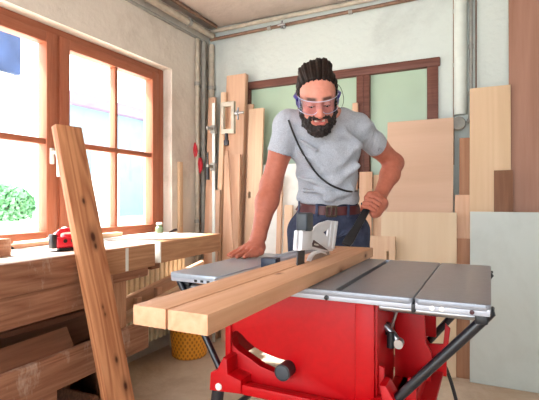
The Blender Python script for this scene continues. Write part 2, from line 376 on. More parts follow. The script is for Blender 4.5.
a = yb(476, 0); pipe('cable', [(a.x, YB-.008, 2.5), (a.x, YB-.008, 1.7)], .0045, M['pipe_dark'], 'thin brown cable right of the grey conduit', 'cable')
bm = B(); lathe(bm, [(.02, -.02), (.04, -.012), (.045, .01), (.04, .03), (.02, .036)], 20, Matrix.Translation((x0-.01, YB-.045, 1.56)) @ Matrix.Rotation(PI/2, 4, 'X'))
tag(obj('pipe_fitting', bm, M['pipe_grey']), 'round grey fitting at the foot of the white pipe', 'pipe fitting')
# ------------------------------------------------------------------ outside
M['grass'] = mat('pale_gravel', srgb(236, 234, 226), .9, var=.06, scale=3)
M['house_wall'] = mat('house_render', srgb(112, 136, 150), .8, var=.04, scale=2)
M['house_roof'] = mat('lilac_fascia', srgb(122, 104, 124), .8, var=.1, scale=4)
M['slate'] = mat('blue_slate', srgb(48, 64, 98), .8, var=.3, scale=2)
M['white_out'] = mat('white_garden_wall', srgb(240, 240, 238), .8, var=.03)
M['leaf'] = mat('bush_leaf', srgb(104, 156, 110), .7, var=.25, scale=14)
struct('ground_1', box(B(), -40, -2.42, -30, 40, -.5, -.3), M['grass'])
hs = empty('house', (-8.35, 10, -.3), 'pale blue neighbour house with lilac roof edge seen through window', 'house')
obj('house_walls', box(B(), -8.7, -8, 6.55, 14, -.3, 3.1), M['house_wall'], hs)
bm = B(); box(bm, -8.9, -7.8, 6.5, 14.2, 3.1, 3.36, .03); obj('fascia', bm, M['house_roof'], hs)
bm = B(); box(bm, -8.02, -7.97, 7.2, 8.0, .6, 2.2); obj('house_window', bm, M['white_out'], hs)
rf = empty('house', (-12, 4.8, -.3), 'white house with blue slate roof seen through left window', 'house')
obj('house_walls', box(B(), -15, -11, 3.4, 7.4, -.3, 4.4), M['white_out'], rf)
bm = box(B(), -15.1, -10.9, 3.3, 7.55, 4.3, 6.0, .05)
obj('roof', bm, M['slate'], rf)
tag(obj('garden_wall', box(B(), -6.4, -6.2, -2, 12, -.3, .75, .01), M['white_out']), 'long white garden wall outside the window', 'wall')
bm = B()
for k in range(1600):
    th = rng.rand()*2*PI; u = rng.rand()*2-1; r = .30*(.6+.4*rng.rand()**.5)
    c = Vector((r*math.cos(th)*math.sqrt(1-u*u), r*1.5*math.sin(th)*math.sqrt(1-u*u), r*u*1.1)) + Vector((-7.0, 4.6, .98))
    a = Vector(rng.randn(3)).normalized()*.06; b = Vector(rng.randn(3)); b = (b-a*b.dot(a)/a.length_squared).normalized()*.03
    bm.faces.new([bm.verts.new(c+q) for q in (-a, b, a, -b)])
bush = empty('bush', (-7.0, 4.6, -.3), 'green bush in the garden outside the left casement', 'bush')
obj('foliage', bm, M['leaf'], bush)
bm = B(); tube(bm, [(-7.0, 4.6, -.3), (-7.0, 4.6, .95)], [.05, .03]); obj('stem', bm, M['scrap'], bush)
# ------------------------------------------------------------------ radiator
rad = empty('radiator', (-2.06, 2.0, .1), 'cream ribbed radiator on left wall below the window, behind the workbench', 'radiator')
bm = B(); y = 1.15
while y < 2.64:
    box(bm, -2.115, -2.01, y, y+.038, .13, .70, .014); y += .048
obj('radiator_body', bm, M['cream'], rad)
bm = B(); tube(bm, [(-2.06, 1.12, .16), (-2.06, 2.67, .16)], .02); tube(bm, [(-2.06, 1.12, .66), (-2.06, 2.67, .66)], .02); obj('manifold', bm, M['cream'], rad)
for y in (1.3, 2.6): obj('foot', box(B(), -2.1, -2.03, y, y+.02, 0, .14), M['cream'], rad)
# ------------------------------------------------------------------ workbench
BX, BY = -1.527, 1.70; BR = math.radians(3.06)
bench = empty('workbench', (BX, BY, 0), 'old worn wooden carpenter workbench under the left window', 'workbench', rz=BR)
MB_ = Matrix.Translation((BX, BY, 0)) @ Matrix.Rotation(BR, 4, 'Z')
def bw(x, y, z): return MB_ @ Vector((x, y, z))
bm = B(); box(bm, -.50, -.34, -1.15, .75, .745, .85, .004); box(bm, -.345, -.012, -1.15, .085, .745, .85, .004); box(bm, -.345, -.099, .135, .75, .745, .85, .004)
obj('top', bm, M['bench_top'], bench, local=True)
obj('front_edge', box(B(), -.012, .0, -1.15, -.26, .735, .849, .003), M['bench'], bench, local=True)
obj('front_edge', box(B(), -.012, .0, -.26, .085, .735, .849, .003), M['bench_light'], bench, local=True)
obj('glue_streak', box(B(), .0, .0015, -.135, -.115, .738, .846, .0005), M['paper_white'], bench, local=True)
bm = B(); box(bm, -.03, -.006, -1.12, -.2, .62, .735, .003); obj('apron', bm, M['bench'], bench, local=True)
vise = obj('tail_vise', box(B(), -.095, .0, .135, .755, .742, .852, .005), M['bench_light'], bench, local=True)
bm = B(); tube(bm, [(-.05, .06, .765), (-.05, .16, .765)], .012); obj('vise_screw', bm, M['steel'], vise, local=True)
tag(obj('vise_sun_sheet', box(B(), -.09, -.001, .127, .136, .744, .853, .001), M['paper_white'], vise, local=True), 'white sheet for the sunlit gap')  # added white sheet paints sunlight onto the shaded vise end
bm = B(); box(bm, -.1, -.015, .075, .145, .715, .742, .003); obj('vise_guide', bm, M['scrap'], vise, local=True)
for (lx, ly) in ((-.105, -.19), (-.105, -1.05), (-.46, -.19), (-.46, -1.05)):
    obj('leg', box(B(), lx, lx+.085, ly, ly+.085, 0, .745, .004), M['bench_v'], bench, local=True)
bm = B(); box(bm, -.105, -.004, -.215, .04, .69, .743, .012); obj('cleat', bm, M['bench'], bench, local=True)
bm = B(); box(bm, -.018, .012, -1.12, .02, .34, .475, .004); obj('stretcher', bm, M['bench'], bench, local=True)
bm = B(); box(bm, -.47, -.44, -1.12, .02, .34, .475, .004); obj('stretcher', bm, M['bench'], bench, local=True)
bm = B()
for k in range(4): box(bm, -.435+k*.105, -.335+k*.105, -1.1, .0, .385, .405, .003)
obj('shelf', bm, M['scrap'], bench, local=True)
bm = B(); box(bm, -.03, .005, -.62, -.52, .295, .34, .003); obj('shelf_block', bm, M['bench'], bench, local=True)
# things on the bench shelf
def bboard(name, p, q, w, t, wd, m, label, cat='board', group=None):
    return board(name, bw(*p), bw(*q), w, t, MB_.to_3x3() @ Vector(wd), m, label, cat, group)
bboard('scrap_board', (-.045, -1.12, .500), (-.045, -.42, .508), .085, .022, (-.45, 0, .9), M['scrap_z'], 'long dark brown board tilted on the bench shelf, nearest the stretcher', group=None)
bboard('scrap_board', (-.24, -.95, .552), (-.17, -.04, .562), .18, .02, (1, -.05, .12), M['scrap_z'], 'flat dark brown board lying behind the tilted one on bench shelf')
bboard('scrap_board', (-.30, -1.0, .474), (-.27, -.1, .474), .16, .135, (1, 0, 0), M['walnut'], 'thick dark timber lying at the back of the bench shelf')
bm = B(); tube(bm, bezier([bw(-.40, -.70, .60), bw(-.36, -.5, .625), bw(-.30, -.3, .62), bw(-.2, -.12, .60)], 8), [.02+.028*math.sin(PI*(k+3)/30) for k in range(25)], 20)
tag(obj('fibre_bundle', bm, M['bark']), 'brown rolled bundle lying on the boards under the bench', 'bundle')
bm = B(); lathe(bm, [(.05, 0), (.06, .02), (.062, .10), (.055, .12), (.03, .13)], 20, Matrix.Translation(bw(-.21, -1.0, .406))); tag(obj('dark_jar', bm, M['black']), 'black container in the shade of the bench shelf', 'container')
bm = B()
box(bm, -.2, .2, -.15, .15, 0, .012); box(bm, -.2, -.19, -.15, .15, 0, .2); box(bm, .19, .2, -.15, .15, 0, .2); box(bm, -.2, .2, -.15, -.14, 0, .2); box(bm, -.2, .2, .14, .15, 0, .2)
bmesh.ops.transform(bm, matrix=MB_ @ Matrix.Translation((-.25, -.4, 0)), verts=bm.verts)
tag(obj('wooden_crate', bm, M['scrap']), 'dark wooden crate on the floor under the bench', 'crate')
bm = B()
box(bm, -.16, .16, -.09, .09, 0, .012, .002); box(bm, -.16, .16, -.09, .09, .30, .315, .003); box(bm, -.16, -.148, -.09, .09, .012, .30); box(bm, .148, .16, -.09, .09, .012, .30); box(bm, -.148, .148, .078, .09, .012, .30)
bmesh.ops.transform(bm, matrix=Matrix.Translation((-1.82, 1.62, 0)), verts=bm.verts)
tag(obj('wooden_stool', bm, M['scrap']), 'low wooden stool behind the bench leg carrying the tan boards', 'stool')
# things on the bench top
def on_bench(px, py): return aZ(px, py, .85)
js = on_bench(62, 249); js0 = Vector((-1.72, 1.12, .85))
js0 = on_bench(60, 250.5)
jig = empty('jigsaw', on_bench(63, 251), 'red jigsaw with black foot on the bench top by the leaning board', 'power tool', rz=math.radians(75)); jig.scale = (.72, .72, .72)
bm = B(); box(bm, -.075, .06, -.036, .036, 0, .004, .001); box(bm, -.03, .06, -.02, .02, .004, .02, .003); obj('base_plate', bm, M['black'], jig, local=True)
bm = B(); box(bm, -.05, .14, -.03, .03, .02, .085, .014, seg=3); box(bm, .0, .15, -.028, .028, .07, .10, .012, seg=3); obj('motor_body', bm, M['red_dark'], jig, local=True)
bm = B(); box(bm, -.075, -.045, -.026, .026, .02, .105, .006); obj('front_cover', bm, M['black'], jig, local=True)
bm = B(); tube(bm, bezier([(-.03, 0, .085), (-.02, 0, .118), (.05, 0, .125), (.12, 0, .115), (.14, 0, .085)], 6), .014); obj('handle', bm, M['red_dark'], jig, local=True)
bm = B()
for x in (.0, .045): lathe(bm, [(.012, -.001), (.012, .003), (.006, .0035)], 14, Matrix.Translation((x, -.0305, .062)) @ Matrix.Rotation(PI/2, 4, 'X'))
obj('vent_cap', bm, M['black'], jig, local=True)
bx = on_bench(-20, 258)
crt = empty('small_box', (bx.x, bx.y, .85), 'small wooden box with open end on the near end of bench', 'box', rz=math.radians(3))
bm = B(); box(bm, -.05, .05, -.09, .09, 0, .006, .001); box(bm, -.05, .05, -.09, .09, .062, .068, .001); box(bm, -.05, -.044, -.09, .09, .006, .062); box(bm, .044, .05, -.09, .09, .006, .062)
obj('box_body', bm, M['bench'], crt, local=True)
obj('box_core', box(B(), -.04, .04, -.08, .082, .01, .058), M['walnut'], crt, local=True)
a = aX(4, 239, -1.98); bm = tube(B(), bezier([(-1.9, .75, .862), (-1.93, 1.0, .875), (-1.93, 1.13, .905), (-1.91, 1.22, .89), (-1.86, 1.25, .858)], 8), .005)
tag(obj('power_cord', bm, M['black']), 'short black cord looping on the bench near window', 'cord')
board('wood_strip', (-1.985, 1.35, .862), (-2.04, 2.05, .862), .05, .024, (1, 0, 0), M['pale'], 'pale wood strip on the bench back edge under left casement', 'wood strip')
board('wood_strip', (-1.90, .95, .861), (-1.955, 1.55, .861), .03, .02, (1, 0, 0), M['oak'], 'thin reddish wood strip in front of the pale strip on bench', 'wood strip')
bm = B(); p0 = on_bench(57, 243); p0 = Vector((-1.96, 1.62, .874))
v = [bm.verts.new(p0+Vector(q)) for q in ((0, -.09, 0), (0, .09, 0), (-.06, .09, 0), (-.06, -.09, 0), (-.02, 0, .055), (-.045, 0, .055))]
for f in ((0, 1, 4), (2, 3, 5), (1, 2, 5, 4), (3, 0, 4, 5), (3, 2, 1, 0)): bm.faces.new([v[i] for i in f])
tag(obj('folded_paper', bm, M['paper_white']), 'white folded sheet standing on the bench behind the red jigsaw', 'paper')
jp = Vector((-1.99, 2.36, .85))
jar = empty('glass_jar', jp, 'little green jar at the far window corner of the bench', 'jar')
obj('jar_body', lathe(B(), [(.022, 0), (.026, .005), (.026, .035), (.018, .045), (.018, .055)], 20, Matrix.Translation(jp)), M['jar'], jar)
obj('jar_lid', lathe(B(), [(.02, .055), (.02, .066), (.012, .07)], 20, Matrix.Translation(jp)), M['white_handle'], jar)
tag(obj('putty_knife', tube(B(), [jp+Vector((.06, .03, .004)), jp+Vector((.04, .1, .012)), jp+Vector((.03, .14, .014))], [.004, .009, .009]), M['darksteel']), 'small dark hand tool beside the green jar', 'hand tool')
# ------------------------------------------------------------------ leaning board in front of the bench
top = Pd(68, 128.5, 1.965)+Vector((.028, -.03, 0))
basep = aZ(133, 471, 0.0)+Vector((.028, -.03, 0))
board('lumber_board', basep+Vector((0, 0, .004)), top, .122, .038, (.12, 1, 0), M['lumber'], 'thick reddish board with dark knots leaning against the workbench front', 'board', bev=.003)
# ------------------------------------------------------------------ boards in front of the radiator, basket
board('trim_board', (-1.90, 1.45, .385), (-1.87, 2.68, .590), .10, .022, (.35, 0, 1), M['oak'], 'uppermost tan board resting in front of radiator behind the bench leg', 'board')
board('trim_board', (-1.81, 1.47, .365), (-1.78, 2.62, .530), .08, .022, (.5, 0, 1), M['pale'], 'middle tan board in front of the radiator', 'board')
board('trim_board', (-1.73, 1.50, .345), (-1.70, 2.50, .455), .10, .02, (.9, 0, .4), M['oak'], 'lowest and nearest tan board in front of the radiator', 'board')
for k, (y, l) in enumerate(((1.98, 'short wood block on the boards before radiator, nearest the bench leg'), (2.16, 'short wood block on boards before radiator, farther from the bench leg'))):
    z = .360+(y-1.45)*.152
    tag(obj('wood_block', box(B(), -1.865, -1.835, y, y+.045, z-.045, z+.06, .004), M['oak']), l, 'wood block')
cb = Vector((-1.862, 2.52, 0))
bas = empty('basket', cb, 'round yellow basket on the floor beyond the sawn beam', 'basket')
obj('basket_wall', lathe(B(), [(.106, 0), (.118, .01), (.129, .14), (.136, .25), (.138, .255), (.131, .252), (.123, .14), (.112, .016), (.02, .012)], 40), M['yellow'], bas, local=True)
# ------------------------------------------------------------------ planks at the back wall
GRP = {'plank': 'planks and boards standing against the back wall', 'plywood_sheet': 'sheets leaning on the back wall'}
def back(name, px0, px1, ytop, Yb, t, m, label, cat='board', lean=.07, z0=0, group=None, ypx=None, tilt=0, holes=None, gap=None):
    zt = CAMH + (200-ytop)/FPX*((Yb+.1)/(ray((px0+px1)/2, 200).y)); Ytop = Yb+lean*(zt-z0)
    Ym = (Yb+Ytop)/2; xa = aY(px0, 200, Ym).x; xb = aY(px1, 200, Ym).x
    if holes: holes = [(hx*(xb-xa), CAMH+(200-hy)/FPX*(Ym/ray((px0+px1)/2, 200).y)-z0, hw, hh) for hx, hy, hw, hh in holes]
    zf = z0+.5*t*lean+.001
    group = group or GRP.get(name)
    return board(name, ((xa+xb)/2+tilt, Yb, zf), ((xa+xb)/2-tilt, Ytop, zt), xb-xa, t, (1, 0, 0), m, label, cat, group, bev=.0015, holes=holes)
# right-hand stack (behind, to front)
back('tall_panel', 509, 566, -14, 2.955, .018, M['ply_brown'], 'tall reddish brown panel at the right edge reaching ceiling', 'panel')
back('plywood_sheet', 469.5, 511, 86, 2.930, .016, M['ply_yellow'], 'tall narrow yellowish plywood behind the pale grey panel', 'panel')
back('plywood_offcut', 494, 513, 170.5, 2.908, .014, M['walnut'], 'small dark brown board between yellowish plywood and tall brown panel', 'panel')
back('white_panel', 470, 552, 212, 2.880, .018, M['white_board'], 'large pale grey white panel standing on the floor at right', 'panel')
back('plywood_sheet', 386, 453, 120, 2.945, .018, M['ply'], 'large tan plywood sheet under the back window', 'panel')
back('plank', 459, 472, 138, 2.965, .016, M['ply_red'], 'dark reddish plank in the gap right of the large tan plywood', 'board')
back('plank', 454.5, 471, 195, 2.942, .014, M['oak'], 'orange tan plank, middle height in gap right of the tan plywood', 'board')
back('plank', 456, 471, 238, 2.920, .014, M['ply_red'], 'low brown plank standing in the gap left of pale grey panel', 'board')
back('plywood_sheet', 380.5, 456.5, 212, 2.905, .018, M['ply_pale'], 'pale birch plywood in front of the larger tan sheet', 'panel')
back('plywood_offcut', 369, 394.5, 235.5, 2.870, .016, M['pale'], 'small pale offcut with a slot beside the birch plywood', 'panel', holes=[(.22, 258, .016, .09)])
# by the man's back
back('plank', 372, 385, 175, 2.99, .014, M['pale'], 'pale plank leaning between the back window and tan plywood', 'board')
back('plank', 358, 371, 172, 2.96, .014, M['oak'], 'narrow tan plank behind the man beside belt', 'board')
for px0, px1, y, l in ((342, 349, 112, 'orange wood block on back window sill right of the beard'), (350.5, 356, 104, 'taller orange wood block on back window sill behind shoulder')):
    a = aY(px0, 150, 3.06).x; b = aY(px1, 150, 3.06).x; zt = CAMH+(200-y)/FPX*3.2
    board('batten', ((a+b)/2, 3.085, .001), ((a+b)/2, 3.115, zt), b-a, .02, (1, 0, 0), M['oak'], l.replace(' wood block on back window sill', ' wood batten before the back window'), 'batten')
# white board and battens between left arm and torso
back('white_panel', 258, 322, 164, 2.97, .012, M['paper_white'], 'bright white board behind the man standing below the back window', 'panel')
back('batten', 276, 280.5, 176, 2.93, .02, M['oak'], 'thin tan batten standing in front of the white board', 'batten')
back('plank', 283, 291, 205, 2.92, .02, M['pale'], 'short pale plank leaning on the white board beside the jeans', 'board')
# corner planks
back('plank', 224, 243, 75, 2.965, .045, M['oak'], 'tall thick tan plank in the corner, left of the back window', 'board', lean=.06)
back('plank', 243.5, 250, 104, 3.0, .02, M['oak'], 'narrow tan plank squeezed behind the pale plank with hole', 'board')
back('plank', 246, 260.5, 108.5, 2.94, .022, M['pale'], 'pale plank with an oval hole right of the thick tan plank', 'board', holes=[(-.28, 195, .022, .055)])
back('plank', 223.5, 239, 155, 2.87, .02, M['oak'], 'shorter tan plank with oval hole in front of the thick plank', 'board', tilt=.015, holes=[(.05, 240, .022, .055)])
pa = aY(228, 160, 2.86); pb = aY(240, 255, 2.8)
back('batten', 217.5, 222, 92, 2.90, .03, M['pale'], 'thin pale batten standing beside the metal bar clamp', 'batten')
back('plank', 205.5, 212.5, 97, 2.93, .02, M['oak'], 'narrow tan plank at the left end of the corner stack', 'board', tilt=.01)
back('plank', 208, 218, 190, 2.87, .02, M['ply'], 'short tan plank in front at the left end of corner stack', 'board')
q = aY(225, 120, 2.93); q2 = aY(238, 290, 2.84)
board('batten', (q2.x+.02, 2.80, .003), (q.x+.02, 2.925, 1.45), .022, .014, (1, 0, 0), M['oak'], 'thin slanted batten crossing in front of the short plank with hole', 'batten')
q = aX(181, 170, XL+.02)
board('batten', (XL+.014, q.y, .002), (XL+.012, q.y, 1.36), .045, .02, (0, 1, 0), M['ply_yellow'], 'weathered batten standing upright at left wall past the window', 'batten')
board('plank', (-1.985, 2.73, .004), (-2.10, 2.71, .74), .06, .018, (0, 1, 0), M['oak'], 'tan board leaning on the left wall beneath the vise end of the bench')
# bar clamps hung on the corner planks
cl = empty('bar_clamp', aY(215, 260, 2.85), 'long steel bar clamp standing against the corner planks', 'clamp')
xa = aY(214.5, 200, 2.84).x
obj('clamp_bar', box(B(), xa-.012, xa+.012, 2.825, 2.833, .003, 1.80, .001), M['pipe_white'], cl)
for z in (1.60, 1.32):
    bm = B(); box(bm, xa-.02, xa+.02, 2.81, 2.85, z-.03, z+.03, .004); box(bm, xa-.01, xa+.01, 2.74, 2.82, z-.012, z+.012, .003); obj('clamp_jaw', bm, M['pipe_grey'], cl)
bm = B(); tube(bm, [(xa, 2.75, 1.32), (xa, 2.75, 1.42)], .007); tube(bm, [(xa, 2.75, 1.22), (xa, 2.75, 1.31)], .014); obj('clamp_screw', bm, M['darksteel'], cl)
# rectangular frame clamp
c0 = aY(222, 103, 2.86); c1 = aY(234.5, 133, 2.86)
fc = empty('frame_clamp', (c0.x, 2.86, c1.z), 'pale grey rectangular frame clamp hanging on the thick tan plank', 'clamp')
obj('clamp_frame', plate([(c0.x, c1.z), (c1.x, c1.z), (c1.x, c0.z), (c0.x, c0.z)], [[(c0.x+.02, c1.z+.03), (c1.x-.022, c1.z+.03), (c1.x-.022, c0.z-.03), (c0.x+.02, c0.z-.03)]], .03, 'XZ', 2.86, .002), M['pipe'], fc)
bm = B(); tube(bm, [(c1.x, 2.86, (c0.z+c1.z)/2+.03), (c1.x+.075, 2.86, (c0.z+c1.z)/2+.03)], .009); tube(bm, [(c1.x+.03, 2.86, (c0.z+c1.z)/2-.02), (c1.x+.03, 2.86, (c0.z+c1.z)/2+.07)], .007)
tube(bm, [(c1.x+.015, 2.86, (c0.z+c1.z)/2+.03), (c1.x+.03, 2.86, (c0.z+c1.z)/2+.03)], .02); obj('clamp_screw', bm, M['steel'], fc)
bm = B(); tube(bm, [(c0.x+.045, 2.85, c1.z), (c0.x+.045, 2.85, c1.z-.06)], .012); box(bm, c0.x+.025, c0.x+.065, 2.84, 2.86, c1.z-.09, c1.z-.05, .004); obj('swivel_pad', bm, M['darksteel'], fc)
# red straps hung on the corner pipes
for px, y0, y1, l in ((195.5, 143, 160, 'red strap bundle hanging on the corner pipe, upper'), (200.5, 158, 173, 'red strap bundle hanging on the corner pipe, lower')):
    a = aY(px, y0, 2.965); b = aY(px+1, y1, 2.965)
    bm = B()
    for k in range(3):
        o = Vector(((k-1)*.013, -.01*k, 0))
        tube(bm, bezier([a+o, (a+b)/2+o+Vector((.012*(k-1), -.012, .01)), b+o+Vector((0, 0, .01*k))], 6), [.006+.006*math.sin(PI*j/12) for j in range(13)], 10)
    tag(obj('red_strap', bm, M['redcloth']), l, 'strap')
# ------------------------------------------------------------------ table saw
TZ = .85
saw = empty('table_saw', (-.47, 1.35, 0), 'red table saw with grey table and folding black stand', 'table saw')
def frame_y(x0, x1, y0, y1, z0, z1, t):
    bm = B(); box(bm, x0, x1, y0, y0+t, z0, z1, .002); box(bm, x0, x1, y1-t, y1, z0, z1, .002); box(bm, x0, x0+t, y0+t, y1-t, z0, z1, .002); box(bm, x1-t, x1, y0+t, y1-t, z0, z1, .002); return bm
Y0, Y1 = 1.04, 1.67
slot = [(-.344, 1.052), (-.325, 1.052), (-.325, 1.662), (-.344, 1.662)]
ins = rrect(-.54, -.44, 1.12, 1.56, .03)
mt = obj('main_table', plate(rrect(-.688, -.158, Y0, Y1, .008), [slot, ins], .014, 'XY', TZ-.007, .0015), M['alu'], saw)
bm = frame_y(-.688, -.158, Y0, Y1, TZ-.025, TZ-.010, .012)
obj('table_skirt', bm, M['alu_edge'], mt)
obj('miter_slot', box(B(), -.346, -.322, 1.05, 1.664, TZ-.022, TZ-.012), M['black'], mt)
obj('table_insert', plate(ins, [[(-.494, 1.16), (-.484, 1.16), (-.484, 1.52), (-.494, 1.52)]], .006, 'XY', TZ-.006), M['greyblock'], mt)
bm = B(); lathe(bm, [(.006, 0), (.006, .004), (.003, .005)], 12, Matrix.Translation((-.358, Y0, TZ-.018)) @ Matrix.Rotation(PI/2, 4, 'X')); obj('bolt', bm, M['black'], mt)
re = obj('table_extension', plate(rrect(-.152, 0, Y0, Y1, .012), [], .014, 'XY', TZ-.007, .0015), M['alu'], saw)
obj('extension_skirt', frame_y(-.152, 0, Y0, Y1, TZ-.025, TZ-.010, .01), M['alu_edge'], re)
for x in (-.115, -.095): obj('bolt', lathe(B(), [(.0055, 0), (.0055, .002), (.003, .003)], 12, Matrix.Translation((x, Y0, TZ-.018)) @ Matrix.Rotation(PI/2, 4, 'X')), M['white_handle'], re)
obj('bolt', lathe(B(), [(.005, 0), (.005, .002), (.003, .003)], 12, Matrix.Translation((-.035, Y0, TZ-.018)) @ Matrix.Rotation(PI/2, 4, 'X')), M['brand'], re)
for y in (1.075, 1.62): obj('stop_knob', lathe(B(), [(.004, 0), (.004, .006), (.003, .008)], 12, Matrix.Translation((0, y, TZ-.014)) @ Matrix.Rotation(PI/2, 4, 'Y')), M['black'], re)
bm = B(); box(bm, -.159, -.151, Y0-.003, Y0+.03, TZ-.032, TZ-.012, .002); obj('extension_latch', bm, M['black'], re)
le = obj('table_extension', plate(rrect(-.875, -.700, Y0+.04, Y1-.02, .02), [], .014, 'XY', TZ-.007, .0015), M['alu_reflect'], saw)
bm = frame_y(-.870, -.700, Y0+.045, Y1-.025, TZ-.025, TZ-.010, .01)
obj('extension_skirt', bm, M['alu_edge'], le)
bm = B()
for x in (-.735, -.757, -.779): box(bm, x-.005, x+.005, Y0+.0435, Y0+.047, TZ-.022, TZ-.014, .001)
obj('skirt_hole', bm, M['black'], le)
obj('extension_latch', box(B(), -.845, -.815, Y0+.06, Y0+.1, TZ-.042, TZ-.023, .004), M['black'], le)
# extension rails
for y in (1.12, 1.58): obj('extension_rail', tube(B(), [(-.86, y, TZ-.045), (-.01, y, TZ-.045)], .010), M['steel'], saw)
# housing
FY = 1.10
sl = [(150, 128), (158, 120), (172, 121), (190, 135), (215, 162), (240, 184), (268, 201), (300, 217), (335, 230), (370, 239), (395, 252), (405, 270), (398, 288), (375, 300), (345, 298), (310, 287), (262, 266), (215, 231), (178, 207), (155, 185), (147, 155)]
slo = []
for x, y in sl:
    p = aY(195+x/4, 300+y/4, FY); slo.append((p.x, p.z))
body = obj('housing_front', plate([(-.682, .545), (-.25, .545), (-.25, .826), (-.682, .826)], [slo[::-1]], .008, 'XZ', FY, .002), M['red'], saw)
bm = B()
for a, b in zip(slo, slo[1:]+slo[:1]):
    v = [bm.verts.new(q) for q in ((a[0], FY, a[1]), (b[0], FY, b[1]), (b[0], FY+.03, b[1]), (a[0], FY+.03, a[1]))]; bm.faces.new(v)
lip = obj('slot_lip', bm, M['red'], body)
obj('front_rib', box(B(), -.674, -.66, FY-.014, FY-.003, .565, .826, .003), M['red'], body)
obj('front_rib', box(B(), -.300, -.252, FY-.018, FY-.003, .56, .826, .004), M['red'], body)
bm = B(); box(bm, -.684, -.676, FY, 1.56, .60, .826); obj('housing_side', bm, M['red'], saw)
bm = B(); box(bm, -.255, -.247, FY, 1.30, .545, .826, .002); obj('housing_side', bm, M['red'], saw)
bm = B(); box(bm, -.684, -.16, 1.555, 1.565, .62, .826); obj('housing_back', bm, M['red'], saw)
# motor and arbor inside
bm = B(); tube(bm, [(-.47, 1.36, .72), (-.30, 1.36, .70)], .055, 20); tube(bm, [(-.30, 1.36, .70), (-.262, 1.36, .698)], .06, 20); obj('motor', bm, M['darksteel'], saw)
bl = B()
nt_ = 60; prof = []
for k in range(nt_):
    a0 = 2*PI*k/nt_; prof += [(.128*math.cos(a0), .128*math.sin(a0)), (.121*math.cos(a0+.09), .121*math.sin(a0+.09))]
blade = obj('saw_blade', plate([(1.36+y, .80+z) for y, z in prof], [circ(1.36, .80, .012)], .0026, 'YZ', -.489), M['steel'], saw)
# bevel handle through the slot
hp = aY(284.5, 371, FY-.03)
bm = B(); lathe(bm, [(.017, -.03), (.021, -.028), (.021, .016), (.0185, .018), (.0165, .014)], 28, Matrix.Translation((hp.x, FY-.03, hp.z)) @ Matrix.Rotation(PI/2, 4, 'X'))
kn = obj('bevel_knob', bm, M['black'], saw)
obj('knob_ring', lathe(B(), [(.018, .0175), (.0215, .016), (.0215, .012), (.020, .012)], 28, Matrix.Translation((hp.x, FY-.03, hp.z)) @ Matrix.Rotation(PI/2, 4, 'X')), M['greyblock'], kn)
obj('knob_shaft', tube(B(), [(hp.x, FY-.01, hp.z), (hp.x, 1.3, hp.z)], .008), M['steel'], kn)
# base frame, brackets
bm = B(); box(bm, -.70, -.20, 1.055, 1.083, .545, .568, .002); box(bm, -.705, -.20, 1.582, 1.61, .49, .525, .002); box(bm, -.228, -.20, 1.083, 1.582, .525, .560, .002)
base = obj('base_frame', bm, M['red'], saw)
obj('stand_rail', tube(B(), [(-.70, 1.063, .44), (-.70, 1.60, .44)], .010), M['blacktube'], saw)
obj('base_lip', box(B(), -.64, -.21, 1.046, 1.062, .545, .572, .004), M['red'], base)
for (sx, y, nm) in ((-1, 1.05, 'f'), (1, 1.05, 'f'), (-1, 1.56, 'b'), (1, 1.56, 'b')):
    xc = -.652 if sx < 0 else -.222
    br = obj('corner_bracket', plate([(xc-.045, .545), (xc+.048, .552), (xc+.048, .582), (xc+.006, .592), (xc+.004, .632), (xc-.003, .634), (xc-.022, .598), (xc-.042, .588)] if sx < 0 else
             [(xc+.045, .49), (xc-.05, .53), (xc-.05, .578), (xc+.002, .60), (xc-.004, .637), (xc+.004, .637), (xc+.028, .598), (xc+.045, .575)], [], .06, 'XZ', y+.02, .004), M['red'], base)
    if nm == 'f': obj('bolt', lathe(B(), [(.010, 0), (.010, .003), (.006, .006)], 16, Matrix.Translation((xc-.016 if sx < 0 else xc-.012, y-.012, .558)) @ Matrix.Rotation(PI/2, 4, 'X')), M['white_handle'], br)
# open bay on the right: tilting plate, uprights, crank
bm = plate([(-.247, .55), (-.152, .55), (-.150, .64), (-.165, .665), (-.172, .80), (-.247, .81)], [], .01, 'XZ', 1.33, .002); obj('bay_plate', bm, M['red'], saw)
bm = plate([(-.25, .55), (-.16, .55), (-.160, .640), (-.176, .640), (-.182, .60), (-.222, .592), (-.232, .60), (-.236, .655), (-.25, .66)], [], .012, 'XZ', 1.115, .002); obj('bay_bracket', bm, M['red'], saw)
bm = plate([(-.175, .55), (-.118, .55), (-.118, .60), (-.108, .69), (-.118, .70), (-.124, .64), (-.175, .635)], [], .012, 'XZ', 1.42, .002); obj('bay_bracket', bm, M['red'], saw)
bm = B(); box(bm, -.25, -.125, 1.12, 1.43, .548, .56, .003); obj('bay_floor', bm, M['red'], saw)
bm = B(); box(bm, -.172, -.160, 1.12, 1.33, .56, .60, .003); obj('bay_wall', bm, M['red'], saw)
cr = aY(392, 329, 1.20)
bm = B(); tube(bm, [cr+Vector((-.05, .09, .005)), cr+Vector((-.018, 0, .004))], .012); box(bm, cr.x-.03, cr.x-.004, cr.y-.012, cr.y+.012, cr.z-.016, cr.z+.016, .005); crank = obj('crank_hub', bm, M['black'], saw)
bm = B(); tube(bm, [cr+Vector((-.016, -.014, .012)), cr+Vector((.004, -.018, -.006)), cr+Vector((.022, -.02, -.028))], [.007, .010, .009], 12); tube(bm, [cr+Vector((.022, -.034, -.028)), cr+Vector((.022, -.01, -.028))], .012, 14); obj('crank_lever', bm, M['steel'], crank)
bm = B(); tube(bm, [cr+Vector((.012, .05, .075)), cr+Vector((-.002, .05, .02)), cr+Vector((-.03, .04, -.07))], .0045, 8); obj('link_rod', bm, M['steel'], saw)
bm = B(); box(bm, -.236, -.222, 1.18, 1.21, .695, .72, .004); tube(bm, [(-.23, 1.17, .73), (-.23, 1.17, .69)], .01); obj('switch', bm, M['black'], saw)
